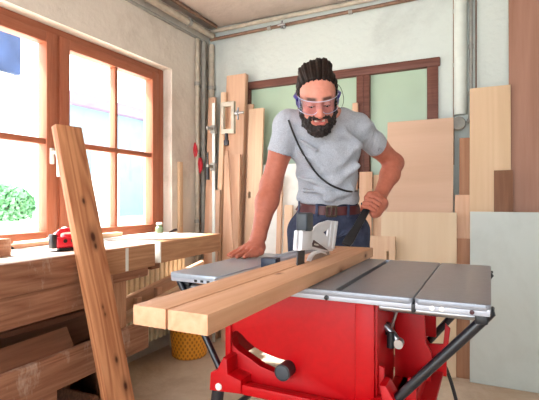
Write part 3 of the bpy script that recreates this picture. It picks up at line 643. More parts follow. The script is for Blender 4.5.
# stand
for (p, q) in (((-.686, 1.072, .575), (-.735, 1.02, .004)), ((-.215, 1.075, .53), (-.165, 1.02, .004)), ((-.690, 1.585, .53), (-.735, 1.65, .004)), ((-.205, 1.585, .53), (-.165, 1.65, .004))):
    p = Vector(p); q = Vector(q); lg = obj('leg', tube(B(), [p, q+(p-q).normalized()*.02], .0175, 16), M['blacktube'], saw)
    obj('rubber_foot', tube(B(), [q+(p-q).normalized()*.06, q], [.021, .024], 14), M['black'], lg)
for y, x0, x1, xt, xb in ((1.065, -.0, -.215, 0, 0), (1.60, 0, -.215, 0, 0)):
    st = obj('strut', tube(B(), bezier([(-.004, y, TZ-.020), (-.018, y, TZ-.042), (-.215, y, .585 if y < 1.2 else .555)], 6), .0115, 14), M['blacktube'], saw)
    obj('strut', tube(B(), bezier([(-.846, y+.03, TZ-.024), (-.83, y+.03, TZ-.05), (-.672, y+.0, .580)], 6), .0095, 14), M['blacktube'], saw)
bm = B(); box(bm, -.03, -.004, 1.052, 1.078, TZ-.046, TZ-.024, .004); obj('strut_bracket', bm, M['black'], saw)
cp = [(-.17, 1.40, .56), (-.145, 1.40, .60), (-.12, 1.45, .56), (-.085, 1.47, .42), (-.07, 1.47, .25), (-.02, 1.6, .012), (.2, 1.9, .008), (.7, 2.1, .008), (1.4, 1.9, .008)]
obj('power_cord', tube(B(), bezier(cp, 8), .0055, 8), M['black'], saw)
bm = B(); box(bm, -.205, -.155, 1.50, 1.56, .40, .57, .01); obj('cord_wrap', bm, M['black'], saw)
# rip fence
bm = B(); box(bm, -.652, -.606, 1.30, 1.73, TZ+.001, TZ+.030, .003); box(bm, -.646, -.632, 1.30, 1.73, TZ+.030, TZ+.036, .001)
fe = obj('rip_fence', bm, M['alu_edge'], saw)
obj('fence_cap', box(B(), -.656, -.602, 1.262, 1.30, TZ+.001, TZ+.036, .004), M['navy'], fe)
obj('fence_clamp', box(B(), -.66, -.60, 1.672, 1.735, TZ-.05, TZ+.0, .004), M['navy'], fe)
# riving knife and blade guard
GX = -.489
def gyz(px, py): p = aX(px, py, GX); return (p.y, p.z)
def g3(x, y): return gyz(285+x/5.714, 200+y/5.714)
rk = [g3(82, 262), g3(118, 270), g3(108, 366), g3(62, 376)]
rk = [(a, max(z, .74)) for a, z in rk]
obj('riving_knife', plate([rk[0], rk[1], (rk[2][0], .80), (rk[3][0], .80)], [], .004, 'YZ', GX-.004), M['darksteel'], saw)
prof = [g3(*q) for q in ((66, 178), (158, 178), (164, 158), (196, 134), (246, 119), (298, 124), (284, 200), (268, 288), (232, 292), (180, 282), (120, 276), (66, 282), (60, 240))]
hole = [g3(*q) for q in ((212, 184), (246, 160), (238, 214))]
slotg = [g3(*q) for q in ((262, 134), (280, 135), (262, 262), (250, 262))]
gd = obj('blade_guard', plate(prof, [hole], .007, 'YZ', GX, .002), M['guard'], saw)
obj('guard_rib', plate([g3(*q) for q in ((258, 130), (268, 131), (252, 270), (244, 262))], [], .012, 'YZ', GX+.001, .003), M['guard'], gd)
obj('guard_rib', plate([g3(*q) for q in ((282, 130), (292, 131), (272, 276), (264, 270))], [], .012, 'YZ', GX+.001, .003), M['guard'], gd)
obj('guard_collar', plate([g3(*q) for q in ((80, 186), (128, 186), (128, 272), (74, 276))], [], .030, 'YZ', GX, .006), M['guard'], gd)
obj('brand_label', plate([g3(*q) for q in ((157, 228), (240, 288), (143, 264))], [], .002, 'YZ', GX+.0042), M['brand'], gd)
bm = B()
for q in (((160, 247), (164, 248), (161, 257), (157, 256)), ((166, 249), (171, 250), (169, 259), (164, 258)), ((173, 251), (178, 253), (175, 261), (171, 260)), ((179, 254), (185, 256), (184, 260), (178, 259))):
    b2 = plate([g3(*w) for w in q], [], .001, 'YZ', GX+.0055); me = bpy.data.meshes.new('t'); b2.to_mesh(me); b2.free(); bm.from_mesh(me); bpy.data.meshes.remove(me)
obj('label_lettering', bm, M['paper_white'], gd)
a0 = g3(60, 78); a1 = g3(156, 176)
cubey0, cubey1 = a0[0]+.045, a0[0]+.10; zc0 = g3(100, 178)[1]; zc1 = g3(100, 74)[1]
hc = obj('dust_port', box(B(), GX-.018, GX+.016, cubey0, cubey0+.055, zc0, zc1, .005, seg=3), M['greyblock'], gd)
obj('port_collar', box(B(), GX-.015, GX+.013, cubey0+.004, cubey0+.05, zc0-.006, zc0+.004, .003), M['black'], hc)
obj('blade_cover', plate([g3(*q) for q in ((118, 345), (128, 318), (150, 296), (185, 286), (225, 300), (232, 312), (200, 300), (165, 310), (148, 330), (140, 350))], [], .003, 'YZ', GX+.004, .0005), M['guard'], gd)
# ------------------------------------------------------------------ the beam being cut
bx0, bx1, by0, by1 = -.562, -.408, .600, 1.726; th = .0345
def kerf(z): return None
ol = [(bx0, by0), (-.4930, by0), (-.4930, 1.52), (-.4860, 1.52), (-.4860, by0), (bx1, by0), (bx1, by1), (bx0, by1)]
tag(obj('wood_beam', plate(ol, [], th, 'XY', TZ+.0012+th/2, .001), M['beam']), 'long pale plank with a saw kerf lying across the table saw', 'plank')
# ------------------------------------------------------------------ push stick
p0 = Pd(347.5, 246.5, 1.778); p1 = Pd(370, 205, 1.885)
z = (p1-p0).normalized(); x = (RT - z*RT.dot(z)).normalized(); y = z.cross(x); L = (p1-p0).length
ol = [(-.020, -.002), (.010, -.002), (.014, .02), (.013, .09), (.012, L), (.010, L+.045), (-.010, L+.045), (-.013, L), (-.014, .09), (-.020, .03)]
bm = plate(ol, [], .014, 'XZ', 0, .002)
ps = obj('push_stick', bm, M['black'], local=True); ps.matrix_basis = Matrix.LocRotScale(p0+Vector((0, 0, .006)), Matrix((x, y, z)).transposed().to_quaternion(), None)
tag(ps, 'black push stick held in the man\'s fist against the end of the sawn beam', 'push stick')
# ------------------------------------------------------------------ the man: signed distance fields meshed with surface nets
class Field:
    def __init__(s, lo, hi, h):
        s.h = h; s.lo = np.array(lo, float); n = np.ceil((np.array(hi)-s.lo)/h).astype(int)+1
        s.ax = [s.lo[i]+h*np.arange(n[i]) for i in range(3)]
        s.d = np.full(n, .08, np.float32)
    def win(s, lo, hi):
        sl = []
        for i in range(3):
            a = int(np.clip(np.floor((lo[i]-s.lo[i])/s.h), 0, len(s.ax[i]))); b = int(np.clip(np.ceil((hi[i]-s.lo[i])/s.h)+1, 0, len(s.ax[i])))
            sl.append(slice(a, b))
        return tuple(sl)
    def op(s, f, lo, hi, k, mode='u'):
        w = s.win(lo, hi)
        X, Y, Z = np.meshgrid(s.ax[0][w[0]], s.ax[1][w[1]], s.ax[2][w[2]], indexing='ij')
        if X.size == 0: return
        b = f(np.stack([X, Y, Z], -1)).astype(np.float32); a = s.d[w]
        if mode == 's': a, b = -a, b
        if mode == 'i': a, b = -a, -b
        if k > 0:
            h = np.clip(.5+.5*(b-a)/k, 0, 1); r = b*(1-h)+a*h-k*h*(1-h)
        else: r = np.minimum(a, b)
        s.d[w] = r if mode == 'u' else -r
    def cap(s, a, b, ra, rb=None, k=.012, mode='u'):
        rb = ra if rb is None else rb
        a = np.array(a, float); b = np.array(b, float); m = max(ra, rb)+k+.035
        def f(p):
            ba = b-a; t = np.clip(((p-a)@ba)/max(ba@ba, 1e-12), 0, 1)
            return np.linalg.norm(p-a-t[..., None]*ba, axis=-1)-(ra+(rb-ra)*t)
        s.op(f, np.minimum(a, b)-m, np.maximum(a, b)+m, k, mode)
    def chain(s, pts, rs, k=.01, mode='u'):
        for (a, b, r, q) in zip(pts, pts[1:], rs, rs[1:]): s.cap(a, b, r, q, k, mode)
    def ell(s, c, r, rot=None, k=.012, mode='u'):
        c = np.array(c, float); r = np.array(r, float); r = r*(HS if rot is HR else 1); R = np.eye(3) if rot is None else np.array(rot, float)   # rows: local axes
        m = max(r)+k+.035
        def f(p):
            q = (p-c)@R.T; k0 = np.linalg.norm(q/r, axis=-1); k1 = np.linalg.norm(q/(r*r), axis=-1)
            return k0*(k0-1)/np.maximum(k1, 1e-6)
        s.op(f, c-m, c+m, k, mode)
    def half(s, f, lo, hi, k=.004): s.op(f, lo, hi, k, 'i')
    def sample(s, p):
        i = [int(np.clip(round((p[j]-s.lo[j])/s.h), 0, s.d.shape[j]-1)) for j in range(3)]
        return s.d[tuple(i)]
    def mesh(s):
        d = s.d; ins = d < 0; n = d.shape; m = tuple(x-1 for x in n)
        cnt = np.zeros(m, np.int8)
        offs = [(i, j, k) for i in (0, 1) for j in (0, 1) for k in (0, 1)]
        for o in offs: cnt += ins[o[0]:o[0]+m[0], o[1]:o[1]+m[1], o[2]:o[2]+m[2]]
        act = (cnt > 0) & (cnt < 8); idx = np.argwhere(act); ids = np.full(m, -1, np.int32); ids[act] = np.arange(len(idx))
        val = {o: d[idx[:, 0]+o[0], idx[:, 1]+o[1], idx[:, 2]+o[2]] for o in offs}
        acc = np.zeros((len(idx), 3)); num = np.zeros(len(idx))
        for a in offs:
            for ax in range(3):
                if a[ax]: continue
                b = list(a); b[ax] = 1; b = tuple(b)
                va, vb = val[a], val[b]; c = (va < 0) != (vb < 0); t = np.where(c, va/np.where(c, va-vb, 1), 0)
                p = np.tile(np.array(a, float), (len(idx), 1)); p[:, ax] = t
                acc += p*c[:, None]; num += c
        V = s.lo + s.h*(idx + acc/num[:, None])
        F = []
        for ax in range(3):
            u, v = (ax+1) % 3, (ax+2) % 3
            sl0 = [slice(None)]*3; sl1 = [slice(None)]*3; sl0[ax] = slice(0, n[ax]-1); sl1[ax] = slice(1, n[ax])
            A = ins[tuple(sl0)]; Bq = ins[tuple(sl1)]
            e = np.argwhere(A != Bq); e = e[(e[:, u] > 0) & (e[:, v] > 0) & (e[:, u] < n[u]-1) & (e[:, v] < n[v]-1)]
            fl = A[e[:, 0], e[:, 1], e[:, 2]]
            q = []
            for du, dv in ((-1, -1), (0, -1), (0, 0), (-1, 0)):
                c = e.copy(); c[:, u] += du; c[:, v] += dv; q.append(ids[c[:, 0], c[:, 1], c[:, 2]])
            q = np.stack(q, 1); q[~fl] = q[~fl][:, ::-1]; F.append(q)
        return V, np.concatenate(F)
def drop_islands(V, F):
    lab = np.arange(len(V))
    while True:
        mn = lab[F].min(1); new = lab.copy(); np.minimum.at(new, F.ravel(), np.repeat(mn, 4)); new = new[new]
        if (new == lab).all(): break
        lab = new
    u, c = np.unique(lab, return_counts=True); keep = lab == u[c.argmax()]
    mp = np.cumsum(keep)-1; F = F[keep[F].all(1)]; return V[keep], mp[F]
def smooth(V, F, n=2, w=.5):
    for _ in range(n):
        s = np.zeros_like(V); c = np.zeros(len(V))
        for a in range(4):
            b = (a+1) % 4
            np.add.at(s, F[:, a], V[F[:, b]]); np.add.at(s, F[:, b], V[F[:, a]]); np.add.at(c, F[:, a], 1); np.add.at(c, F[:, b], 1)
        V = V*(1-w) + w*s/np.maximum(c, 1)[:, None]
    return V
def normals(V, F):
    nf = np.cross(V[F[:, 2]]-V[F[:, 0]], V[F[:, 3]]-V[F[:, 1]]); nv = np.zeros_like(V)
    for a in range(4): np.add.at(nv, F[:, a], nf)
    return nv/np.maximum(np.linalg.norm(nv, axis=1), 1e-12)[:, None]
def nmesh(name, V, F, m, parent, colors=None):
    me = bpy.data.meshes.new(name); me.vertices.add(len(V)); me.vertices.foreach_set('co', V.ravel())
    me.loops.add(len(F)*4); me.loops.foreach_set('vertex_index', F.ravel().astype(np.int32))
    me.polygons.add(len(F)); me.polygons.foreach_set('loop_start', np.arange(0, len(F)*4, 4, dtype=np.int32))
    me.update(calc_edges=True); me.validate()
    if colors is not None:
        at = me.color_attributes.new('Col', 'FLOAT_COLOR', 'POINT'); at.data.foreach_set('color', np.concatenate([colors, np.ones((len(V), 1))], 1).ravel())
    return obj(name, me, m, parent, ang=0)
def L2(v): return np.array(v)
def C(px, py, d): return np.array(Pd(px, py, d))
# --- materials of the figure
m, nt, b = newmat('skin'); at = nt.nodes.new('ShaderNodeVertexColor'); at.layer_name = 'Col'
nz = N(nt, 'ShaderNodeTexNoise', Scale=60.0, Detail=5.0); nt.links.new(coords(nt), nz.inputs['Vector'])
mx = nt.nodes.new('ShaderNodeMix'); mx.data_type = 'RGBA'; mx.blend_type = 'MULTIPLY'; mx.inputs[0].default_value = 1
nt.links.new(at.outputs[0], mx.inputs[6]); nt.links.new(ramp(nt, nz.outputs[0], [(.3, (.86, .82, .8, 1)), (.7, (1, 1, 1, 1))]), mx.inputs[7])
nt.links.new(mx.outputs[2], b.inputs['Base Color']); b.inputs['Roughness'].default_value = .5; b.inputs['Specular IOR Level'].default_value = .4
b.inputs['Subsurface Weight'].default_value = .12; b.inputs['Subsurface Radius'].default_value = (.012, .005, .003); b.inputs['Subsurface Scale'].default_value = 1
bump(nt, b, nz.outputs[0], .12, .003); M['skin'] = m
m, nt, b = newmat('grey_jersey'); b.inputs['Roughness'].default_value = .9; b.inputs['Specular IOR Level'].default_value = .1
n1 = N(nt, 'ShaderNodeTexNoise', Scale=260.0, Detail=3.0); nt.links.new(coords(nt), n1.inputs['Vector'])
nt.links.new(ramp(nt, n1.outputs[0], [(.3, srgb(160, 164, 174)), (.7, srgb(186, 189, 199))]), b.inputs['Base Color'])
n2 = N(nt, 'ShaderNodeTexNoise', Scale=11.0, Detail=3.0, Distortion=1.2); nt.links.new(coords(nt, (1, 1, .6)), n2.inputs['Vector']); bump(nt, b, n2.outputs[0], .5, .02); M['jersey'] = m
m, nt, b = newmat('denim'); b.inputs['Roughness'].default_value = .85; b.inputs['Specular IOR Level'].default_value = .15
n1 = N(nt, 'ShaderNodeTexNoise', Scale=14.0, Detail=7.0, Roughness=.7); nt.links.new(coords(nt), n1.inputs['Vector'])
nt.links.new(ramp(nt, n1.outputs[0], [(.3, srgb(44, 48, 66)), (.7, srgb(80, 86, 110))]), b.inputs['Base Color']); bump(nt, b, n1.outputs[0], .3, .01); M['denim'] = m
m, nt, b = newmat('dark_hair'); b.inputs['Roughness'].default_value = .55; b.inputs['Specular IOR Level'].default_value = .25
n1 = N(nt, 'ShaderNodeTexNoise', Scale=1.0, Detail=4.0); nt.links.new(coords(nt, (160, 160, 30)), n1.inputs['Vector'])
nt.links.new(ramp(nt, n1.outputs[0], [(.35, srgb(14, 8, 7)), (.7, srgb(46, 28, 21))]), b.inputs['Base Color']); bump(nt, b, n1.outputs[0], .6, .004); M['hair'] = m
M['beard'] = mat('dark_beard', srgb(34, 22, 20), .6, var=.5, scale=220, bmp=.6)
M['leather'] = mat('brown_leather', srgb(86, 34, 36), .45, var=.2, scale=30, bmp=.1)
M['brass'] = mat('aged_brass', srgb(92, 80, 68), .35, .8, var=.15)
M['eye'] = mat('eye_white', srgb(220, 214, 208), .2, var=.02); M['iris'] = mat('dark_iris', srgb(40, 26, 20), .15, var=.1)
M['teeth'] = mat('teeth', srgb(226, 216, 204), .3, var=.03)
M['violet'] = mat('violet_side_shield', srgb(66, 60, 150), .3, var=.1)
man = empty('person', W(.26, 2.02, 0), 'bearded man in grey T-shirt and jeans wearing clear goggles, leaning over the saw', 'person')
# --- joints (surveyed pixel + distance)
pelv = C(328, 214, 2.0); waist = C(328, 196, 1.985); belly = C(327, 176, 1.955); chest = C(326, 150, 1.91); upch = C(325, 131, 1.875); neckb = C(324, 121, 1.865)
shL = C(288, 125, 1.875); elL = C(271, 185, 1.91); wrL = C(258.5, 237, 1.815)
shR = C(358, 128, 1.91); elR = C(394, 163, 2.07); wrR = C(378.5, 199, 1.93)
R3 = np.array(RT); F3 = np.array(FW); U3 = np.array((0, 0, 1.))
CF = np.array([R3, F3, U3])          # rows: right, away, up
# --- head frame
HC = C(317.3, 97.5, 1.735); th_ = math.radians(34); ro = math.radians(4.5)
hy = -math.cos(th_)*F3 - math.sin(th_)*U3; hz0 = -math.sin(th_)*F3 + math.cos(th_)*U3
hx = math.cos(ro)*R3 + math.sin(ro)*hz0; hz = -math.sin(ro)*R3 + math.cos(ro)*hz0
HR = np.array([hx, hy, hz]); HS = .925
def H(x, y, z): return HC + (hx*x + hy*y + hz*z)*HS
# --- body field (head, neck, torso core, arms, hands)
allp = np.array([H(0, .15, .15), H(0, -.15, .15), elR, elL, wrL, shR, waist]); lo = np.array([-1.25, 1.30, .82]); hi = np.array([-.12, 2.22, 1.66])
lo = np.minimum(lo, allp.min(0)-.08); hi = np.maximum(hi, allp.max(0)+.08)
Bd = Field(lo, hi, .0033)
# torso core hidden under the shirt, joins neck and arms
Bd.chain([pelv, waist, belly, chest, upch], [.07, .055, .055, .06, .055], .02)
Bd.chain([shL, upch, shR], [.04, .05, .04], .02)
Bd.chain([neckb - F3*.0 + U3*.0, H(0, -.035, -.05)], [.066, .058], .03)
Bd.chain([C(303, 119, 1.885), H(0, -.05, -.03)], [.03, .03], .03); Bd.chain([C(341, 118, 1.895), H(0, -.05, -.03)], [.03, .03], .03)
# cranium and face
for c, r, k in (((0, -.012, .035), (.0745, .096, .087), .01), ((0, .028, -.030), (.0585, .064, .085), .03), ((0, .020, .02), (.066, .072, .07), .02)):
    Bd.ell(H(*c), r, HR, k)
for s in (-1, 1):
    Bd.cap(H(s*.054, .01, -.055), H(s*.02, .07, -.100), .02, .018, .03)          # jaw
    Bd.ell(H(s*.042, .062, -.024), (.020, .018, .017), HR, .018)                  # cheek
    Bd.cap(H(s*.012, .090, .027), H(s*.046, .078, .027), .009, .009, .012)        # brow
Bd.ell(H(0, .074, -.104), (.024, .02, .02), HR, .02)
for s in (-1, 1): Bd.ell(H(s*.0315, .104, .004), (.019, .020, .013), HR, .010, 's')
Bd.chain([H(0, .094, .018), H(0, .107, -.006), H(0, .118, -.030)], [.0085, .0095, .013], .010)
for s in (-1, 1): Bd.ell(H(s*.014, .105, -.034), (.0085, .011, .0085), HR, .006)
for s in (-1, 1): Bd.ell(H(s*.0065, .112, -.0435), (.0035, .006, .004), HR, .002, 's')
Bd.ell(H(0, .085, -.066), (.03, .017, .02), HR, .015)
Bd.chain([H(-.031, .082, -.0535), H(-.012, .0975, -.0565), H(0, .100, -.058), H(.012, .0975, -.0565), H(.031, .082, -.0535)], [.003, .005, .0055, .005, .003], .004)
Bd.chain([H(-.031, .082, -.0555), H(-.013, .094, -.079), H(.013, .094, -.079), H(.031, .082, -.0555)], [.003, .0060, .0060, .003], .004)
Bd.chain([H(-.024, .096, -.0585), H(-.010, .106, -.0675), H(.010, .106, -.0675), H(.024, .096, -.0585)], [.003, .0060, .0060, .003], .002, 's')
Bd.chain([H(-.016, .094, -.064), H(.016, .094, -.064)], [.0045, .0045], .002, 's')
for s in (-1, 1):                                                                  # lids and ears
    Bd.ell(H(s*.0315, .0835, .003), (.0165, .0135, .0125), HR, .003)
    Bd.ell(H(s*.079, -.008, -.008), (.010, .020, .031), HR, .006)
    Bd.ell(H(s*.087, .000, -.004), (.006, .010, .017), HR, .004, 's')
    Bd.ell(H(s*.0315, .0985, -.0015), (.0145, .007, .0032), HR, .002, 's')       # narrowed smiling eye slit
# arms
Bd.chain([shL, shL*.55+elL*.45+F3*.004, elL], [.045, .046, .044], .02)
Bd.chain([elL, elL*.66+wrL*.34-R3*.002, wrL], [.044, .0445, .0300], .025)
Bd.ell(elL*.8+wrL*.2+R3*.010, (.03, .035, .05), CF, .03)
Bd.chain([shR, shR*.5+elR*.5, elR], [.048, .045, .041], .025)
Bd.chain([elR, elR*.66+wrR*.34+R3*.004, wrR], [.041, .041, .027], .025)
Bd.ell(elR+F3*.012+R3*.006, (.028, .028, .03), CF, .02)
# planted hand (viewer's left)
h = -.53*R3 - .85*F3; h = h/np.linalg.norm(h); t = .85*R3 - .53*F3; t = t/np.linalg.norm(t)
hw = wrL.copy(); zt = TZ
def onT(v, z): v = v.copy(); v[2] = zt+z; return v
kb = [hw+h*.082+t*o for o in (-.034, -.012, .011, .033)]
kn_ = [onT(v, z) for v, z in zip(kb, (.022, .027, .028, .026))]
Bd.chain([wrL, onT(hw+h*.022, .048)], [.0265, .026], .02)
for kk, o in zip(kn_, (-.018, -.006, .008, .02)): Bd.cap(onT(hw+h*.018+t*o, .040), kk, .019, .0125, .012)
Bd.ell(onT(hw+h*.03+t*.022, .026), (.02, .03, .018), CF, .02)
for kk, ln, sp in zip(kn_, (.062, .080, .086, .078), (-.16, -.05, .04, .12)):
    d = h+t*sp; d = d/np.linalg.norm(d)
    a1 = onT(kk+d*ln*.42, .017); a2 = onT(kk+d*ln*.75, .0115); a3 = onT(kk+d*ln, .0085)
    Bd.chain([kk, a1, a2, a3], [.0112, .0098, .0088, .0075], .004)
    Bd.ell(kk+U3*.003, (.010, .010, .007), CF, .008)
tb = onT(hw+h*.02+t*.026, .030)
Bd.chain([tb, onT(hw+h*.060+t*.050, .018), onT(hw+h*.092+t*.050, .0125), onT(hw+h*.120+t*.042, .0095)], [.018, .0125, .0115, .009], .006)
# gripping hand (viewer's right) round the stick
sa = np.array(p1); sz = np.array(z); sz = sz/np.linalg.norm(sz)                    # up along the stick
ctr = sa + sz*.0
fd = -F3                                                                            # towards the camera
g1 = R3 - sz*(R3@sz); g1 /= np.linalg.norm(g1); g2 = np.cross(sz, g1); g2 = g2 if g2@F3 < 0 else -g2   # g1 viewer's right, g2 to the camera
palm = ctr + g1*.032 - g2*.006 + sz*.0
Bd.chain([wrR, palm+sz*.034+g1*.004, palm - sz*.01], [.027, .027, .027], .02)
Bd.ell(palm, (.018, .025, .043), np.array([g1, g2, sz]), .02)
for j, (o, ra, cur) in enumerate(((.032, .0096, 0), (.0105, .0099, 0), (-.0105, .0096, 0), (-.030, .0086, 0))):
    c = ctr + sz*(o-.004)
    k0 = c + g1*.031 + g2*.024; k1 = c + g1*.004 + g2*.031; k2 = c - g1*.022 + g2*.018; k3 = c - g1*.021 - g2*.010; k4 = c - g1*.004 - g2*.020
    Bd.chain([k0, k1, k2, k3, k4], [ra*1.05, ra*1.0, ra*.96, ra*.9, ra*.8], .002)
Bd.chain([palm+sz*.036+g2*.005, ctr+sz*.048+g2*.022+g1*.004, ctr+sz*.032-g1*.020+g2*.026, ctr+sz*.012-g1*.027+g2*.022], [.017, .0135, .012, .0098], .006)
V, Fq = Bd.mesh(); V, Fq = drop_islands(V, Fq); V = smooth(V, Fq, 1, .4)
lc = (V-HC)@HR.T/HS
base_c = np.array(srgb(220, 146, 126)[:3]); arm_c = np.array(srgb(188, 110, 88)[:3])
onhead = (np.linalg.norm(lc, axis=1) < .19)
colr = np.where(onhead[:, None], base_c, arm_c)
def blend(mask, c): 
    global colr
    colr = colr*(1-mask[:, None]) + np.array(c)*mask[:, None]
g = lambda c, r: np.exp(-(((lc-np.array(c))/np.array(r))**2).sum(1))
blend(.5*g((0, .115, -.03), (.025, .03, .022)), srgb(214, 112, 96)[:3])
for s in (-1, 1): blend(.45*g((s*.042, .07, -.02), (.025, .04, .02)), srgb(216, 118, 100)[:3])
lips = np.clip(1.4*np.exp(-((np.abs(lc[:, 0])/.032)**6)-((lc[:, 2]+.067-.010*(lc[:, 0]/.03)**2)/.0155)**4-((lc[:, 1]-.098)/.02)**2), 0, 1)*(lc[:, 1] > .085); blend(lips*.8, srgb(186, 92, 88)[:3])
for s in (-1, 1):  # eyebrows
    e = np.exp(-((lc[:, 0]-s*.032)/.021)**4-((lc[:, 2]-.030+.12*(np.abs(lc[:, 0])-.03)**1*.0)/.0065)**4)*(lc[:, 1] > .05); blend(np.clip(e*1.1, 0, .92), srgb(52, 34, 28)[:3])
    e = np.exp(-((lc[:, 0]-s*.0315)/.015)**4-((lc[:, 2]+.0015)/.0034)**4)*(lc[:, 1] > .05); blend(np.clip(e, 0, .85), srgb(46, 28, 24)[:3])
for kk in list(kn_): blend(.3*np.exp(-(((V-kk)/.016)**2).sum(1)), srgb(210, 110, 92)[:3])
nmesh('body', V, Fq, M['skin'], man, colr)
# teeth
bm = B(); box(bm, -.0215, .0215, .084, .0965, -.0685, -.0575, .002)
HM = Matrix(((hx[0], hy[0], hz[0], HC[0]), (hx[1], hy[1], hz[1], HC[1]), (hx[2], hy[2], hz[2], HC[2]), (0, 0, 0, 1))) @ Matrix.Scale(HS, 4)
bmesh.ops.transform(bm, matrix=HM, verts=bm.verts); obj('teeth', bm, M['teeth'], man)
for s in (-1, 1):
    bm = B(); bmesh.ops.create_uvsphere(bm, u_segments=20, v_segments=14, radius=.0118); bmesh.ops.transform(bm, matrix=HM @ Matrix.Translation((s*.0315, .0825, .001)), verts=bm.verts)
    ey = obj('eye', bm, M['eye'], man)
    bm = B(); bmesh.ops.create_uvsphere(bm, u_segments=16, v_segments=10, radius=.0055); bmesh.ops.transform(bm, matrix=HM @ Matrix.Translation((s*.0315, .0895, -.0025)), verts=bm.verts)
    obj('iris', bm, M['iris'], ey)
# hair
Hf = Field(HC-.2, HC+.2, .003)
Hf.ell(H(0, -.014, .036), (.085, .104, .099), HR, .01); Hf.ell(H(0, -.07, .0), (.06, .05, .07), HR, .03)
def hairline(p):
    q = (p-HC)@HR.T/HS; x, y, zz = q[..., 0], q[..., 1], q[..., 2]
    return np.maximum(.90*(y-.064+.9*x*x/.07*.25)-.42*(zz-.108), -(zz+.075))
Hf.half(hairline, HC-.2, HC+.2, .008)
Hf.ell(H(.026, -.058, .116), (.038, .042, .028), HR, .03)                          # bun at the crown
Hf.ell(H(-.024, -.03, .108), (.046, .052, .026), HR, .03)
for s in (-1, 1): Hf.cap(H(s*.0735, .012, .03), H(s*.070, .022, -.03), .009, .008, .008)
V, Fq = Hf.mesh(); V, Fq = drop_islands(V, Fq); nn = normals(V, Fq); lc2 = (V-HC)@HR.T/HS
dx = lc2[:, 0]; phi = np.arctan2(lc2[:, 0], lc2[:, 2]+.02)
V = V + nn*(.0022*np.sin(phi*34+8*lc2[:, 1])+.0014*np.sin(phi*75+20*lc2[:, 1]))[:, None]
nmesh('hair', V, Fq, M['hair'], man)
bm = B()
tube(bm, bezier([H(.066, -.02, .06), H(.098, -.02, .03), H(.112, -.01, -.02), H(.100, .0, -.055), H(.080, .005, -.05)], 6), .0011, 5)
obj('loose_hair', bm, M['hair'], man)
# beard and moustache
Bf = Field(HC-.2, HC+.2, .003)
for s in (-1, 1):
    Bf.chain([H(s*.068, .018, -.020), H(s*.063, .030, -.055), H(s*.049, .052, -.088), H(s*.022, .074, -.104), H(0, .080, -.106)], [.008, .0125, .018, .022, .024], .014)
    Bf.chain([H(s*.004, .105, -.0475), H(s*.022, .097, -.0490), H(s*.038, .080, -.060), H(s*.040, .068, -.085)], [.0055, .0068, .0085, .012], .006)
Bf.ell(H(0, .078, -.114), (.036, .032, .024), HR, .02); Bf.ell(H(0, .094, -.091), (.011, .010, .008), HR, .008)
Bf.chain([H(-.030, .095, -.058), H(-.012, .105, -.0675), H(.012, .105, -.0675), H(.030, .095, -.058)], [.006, .0098, .0098, .006], .002, 's')
V, Fq = Bf.mesh(); V, Fq = drop_islands(V, Fq); nn = normals(V, Fq)
q = V*240; V = V + nn*(.0016*(np.sin(q[:, 0]*1.3+2*np.sin(q[:, 2]))+np.sin(q[:, 1]*1.7+2*np.sin(q[:, 0]))+np.sin(q[:, 2]*1.1+q[:, 1])))[:, None]
nmesh('beard', V, Fq, M['beard'], man)
# goggles: curved clear lens, rims, violet side shields
gog = obj('safety_goggles', None or B(), M['lens'], man) if False else None
def gl(a, zz, r=.094): return (r*math.sin(a)*.93, .022+r*math.cos(a)*1.03, zz)
bm = B(); na = 26; A = math.radians(80)
rows = []
for j in range(7):
    row = []
    for k in range(na+1):
        a = -A+2*A*k/na; nose = math.exp(-(a/.20)**2)
        z0 = -.030+.022*nose; z1 = .026; z_ = z0+(z1-z0)*j/6
        row.append(bm.verts.new(H(*gl(a, z_, .092+.003*math.sin(PI*j/6)))))
    rows.append(row)
for a_, b_ in zip(rows, rows[1:]):
    for k in range(na): bm.faces.new((a_[k], a_[k+1], b_[k+1], b_[k]))
r = bmesh.ops.solidify(bm, geom=bm.faces[:], thickness=.0018)
gog = tag(obj('safety_goggles', bm, M['lens'], man), 'clear safety goggles with violet sides')
M['clearrim'] = mat('clear_rim', srgb(222, 226, 240), .2, var=.03)
bm = B(); tube(bm, [H(*gl(-A+2*A*k/na, .026, .090)) for k in range(na+1)], .0012, 8); tube(bm, [H(*gl(-A+2*A*k/na, -.030+.022*math.exp(-((-A+2*A*k/na)/.20)**2), .090)) for k in range(na+1)], .0010, 8)
obj('goggle_rim', bm, M['clearrim'], gog)
for s in (-1, 1):
    bm = B(); tube(bm, [H(*gl(s*A, .012, .090)), H(s*.094, .0, .012), H(s*.084, -.06, .006)], [.007, .0065, .004], 8); obj('temple_arm', bm, M['violet'], gog)
    bm = B(); v = [bm.verts.new(H(*q)) for q in (gl(s*1.05, .024, .091), gl(s*A, .024, .091), (s*.091, .0, .020), (s*.091, .0, -.022), gl(s*A, -.026, .091), gl(s*1.1, -.01, .091))]
    bm.faces.new(v); bmesh.ops.solidify(bm, geom=bm.faces[:], thickness=.002); obj('side_shield', bm, M['violet'], gog)
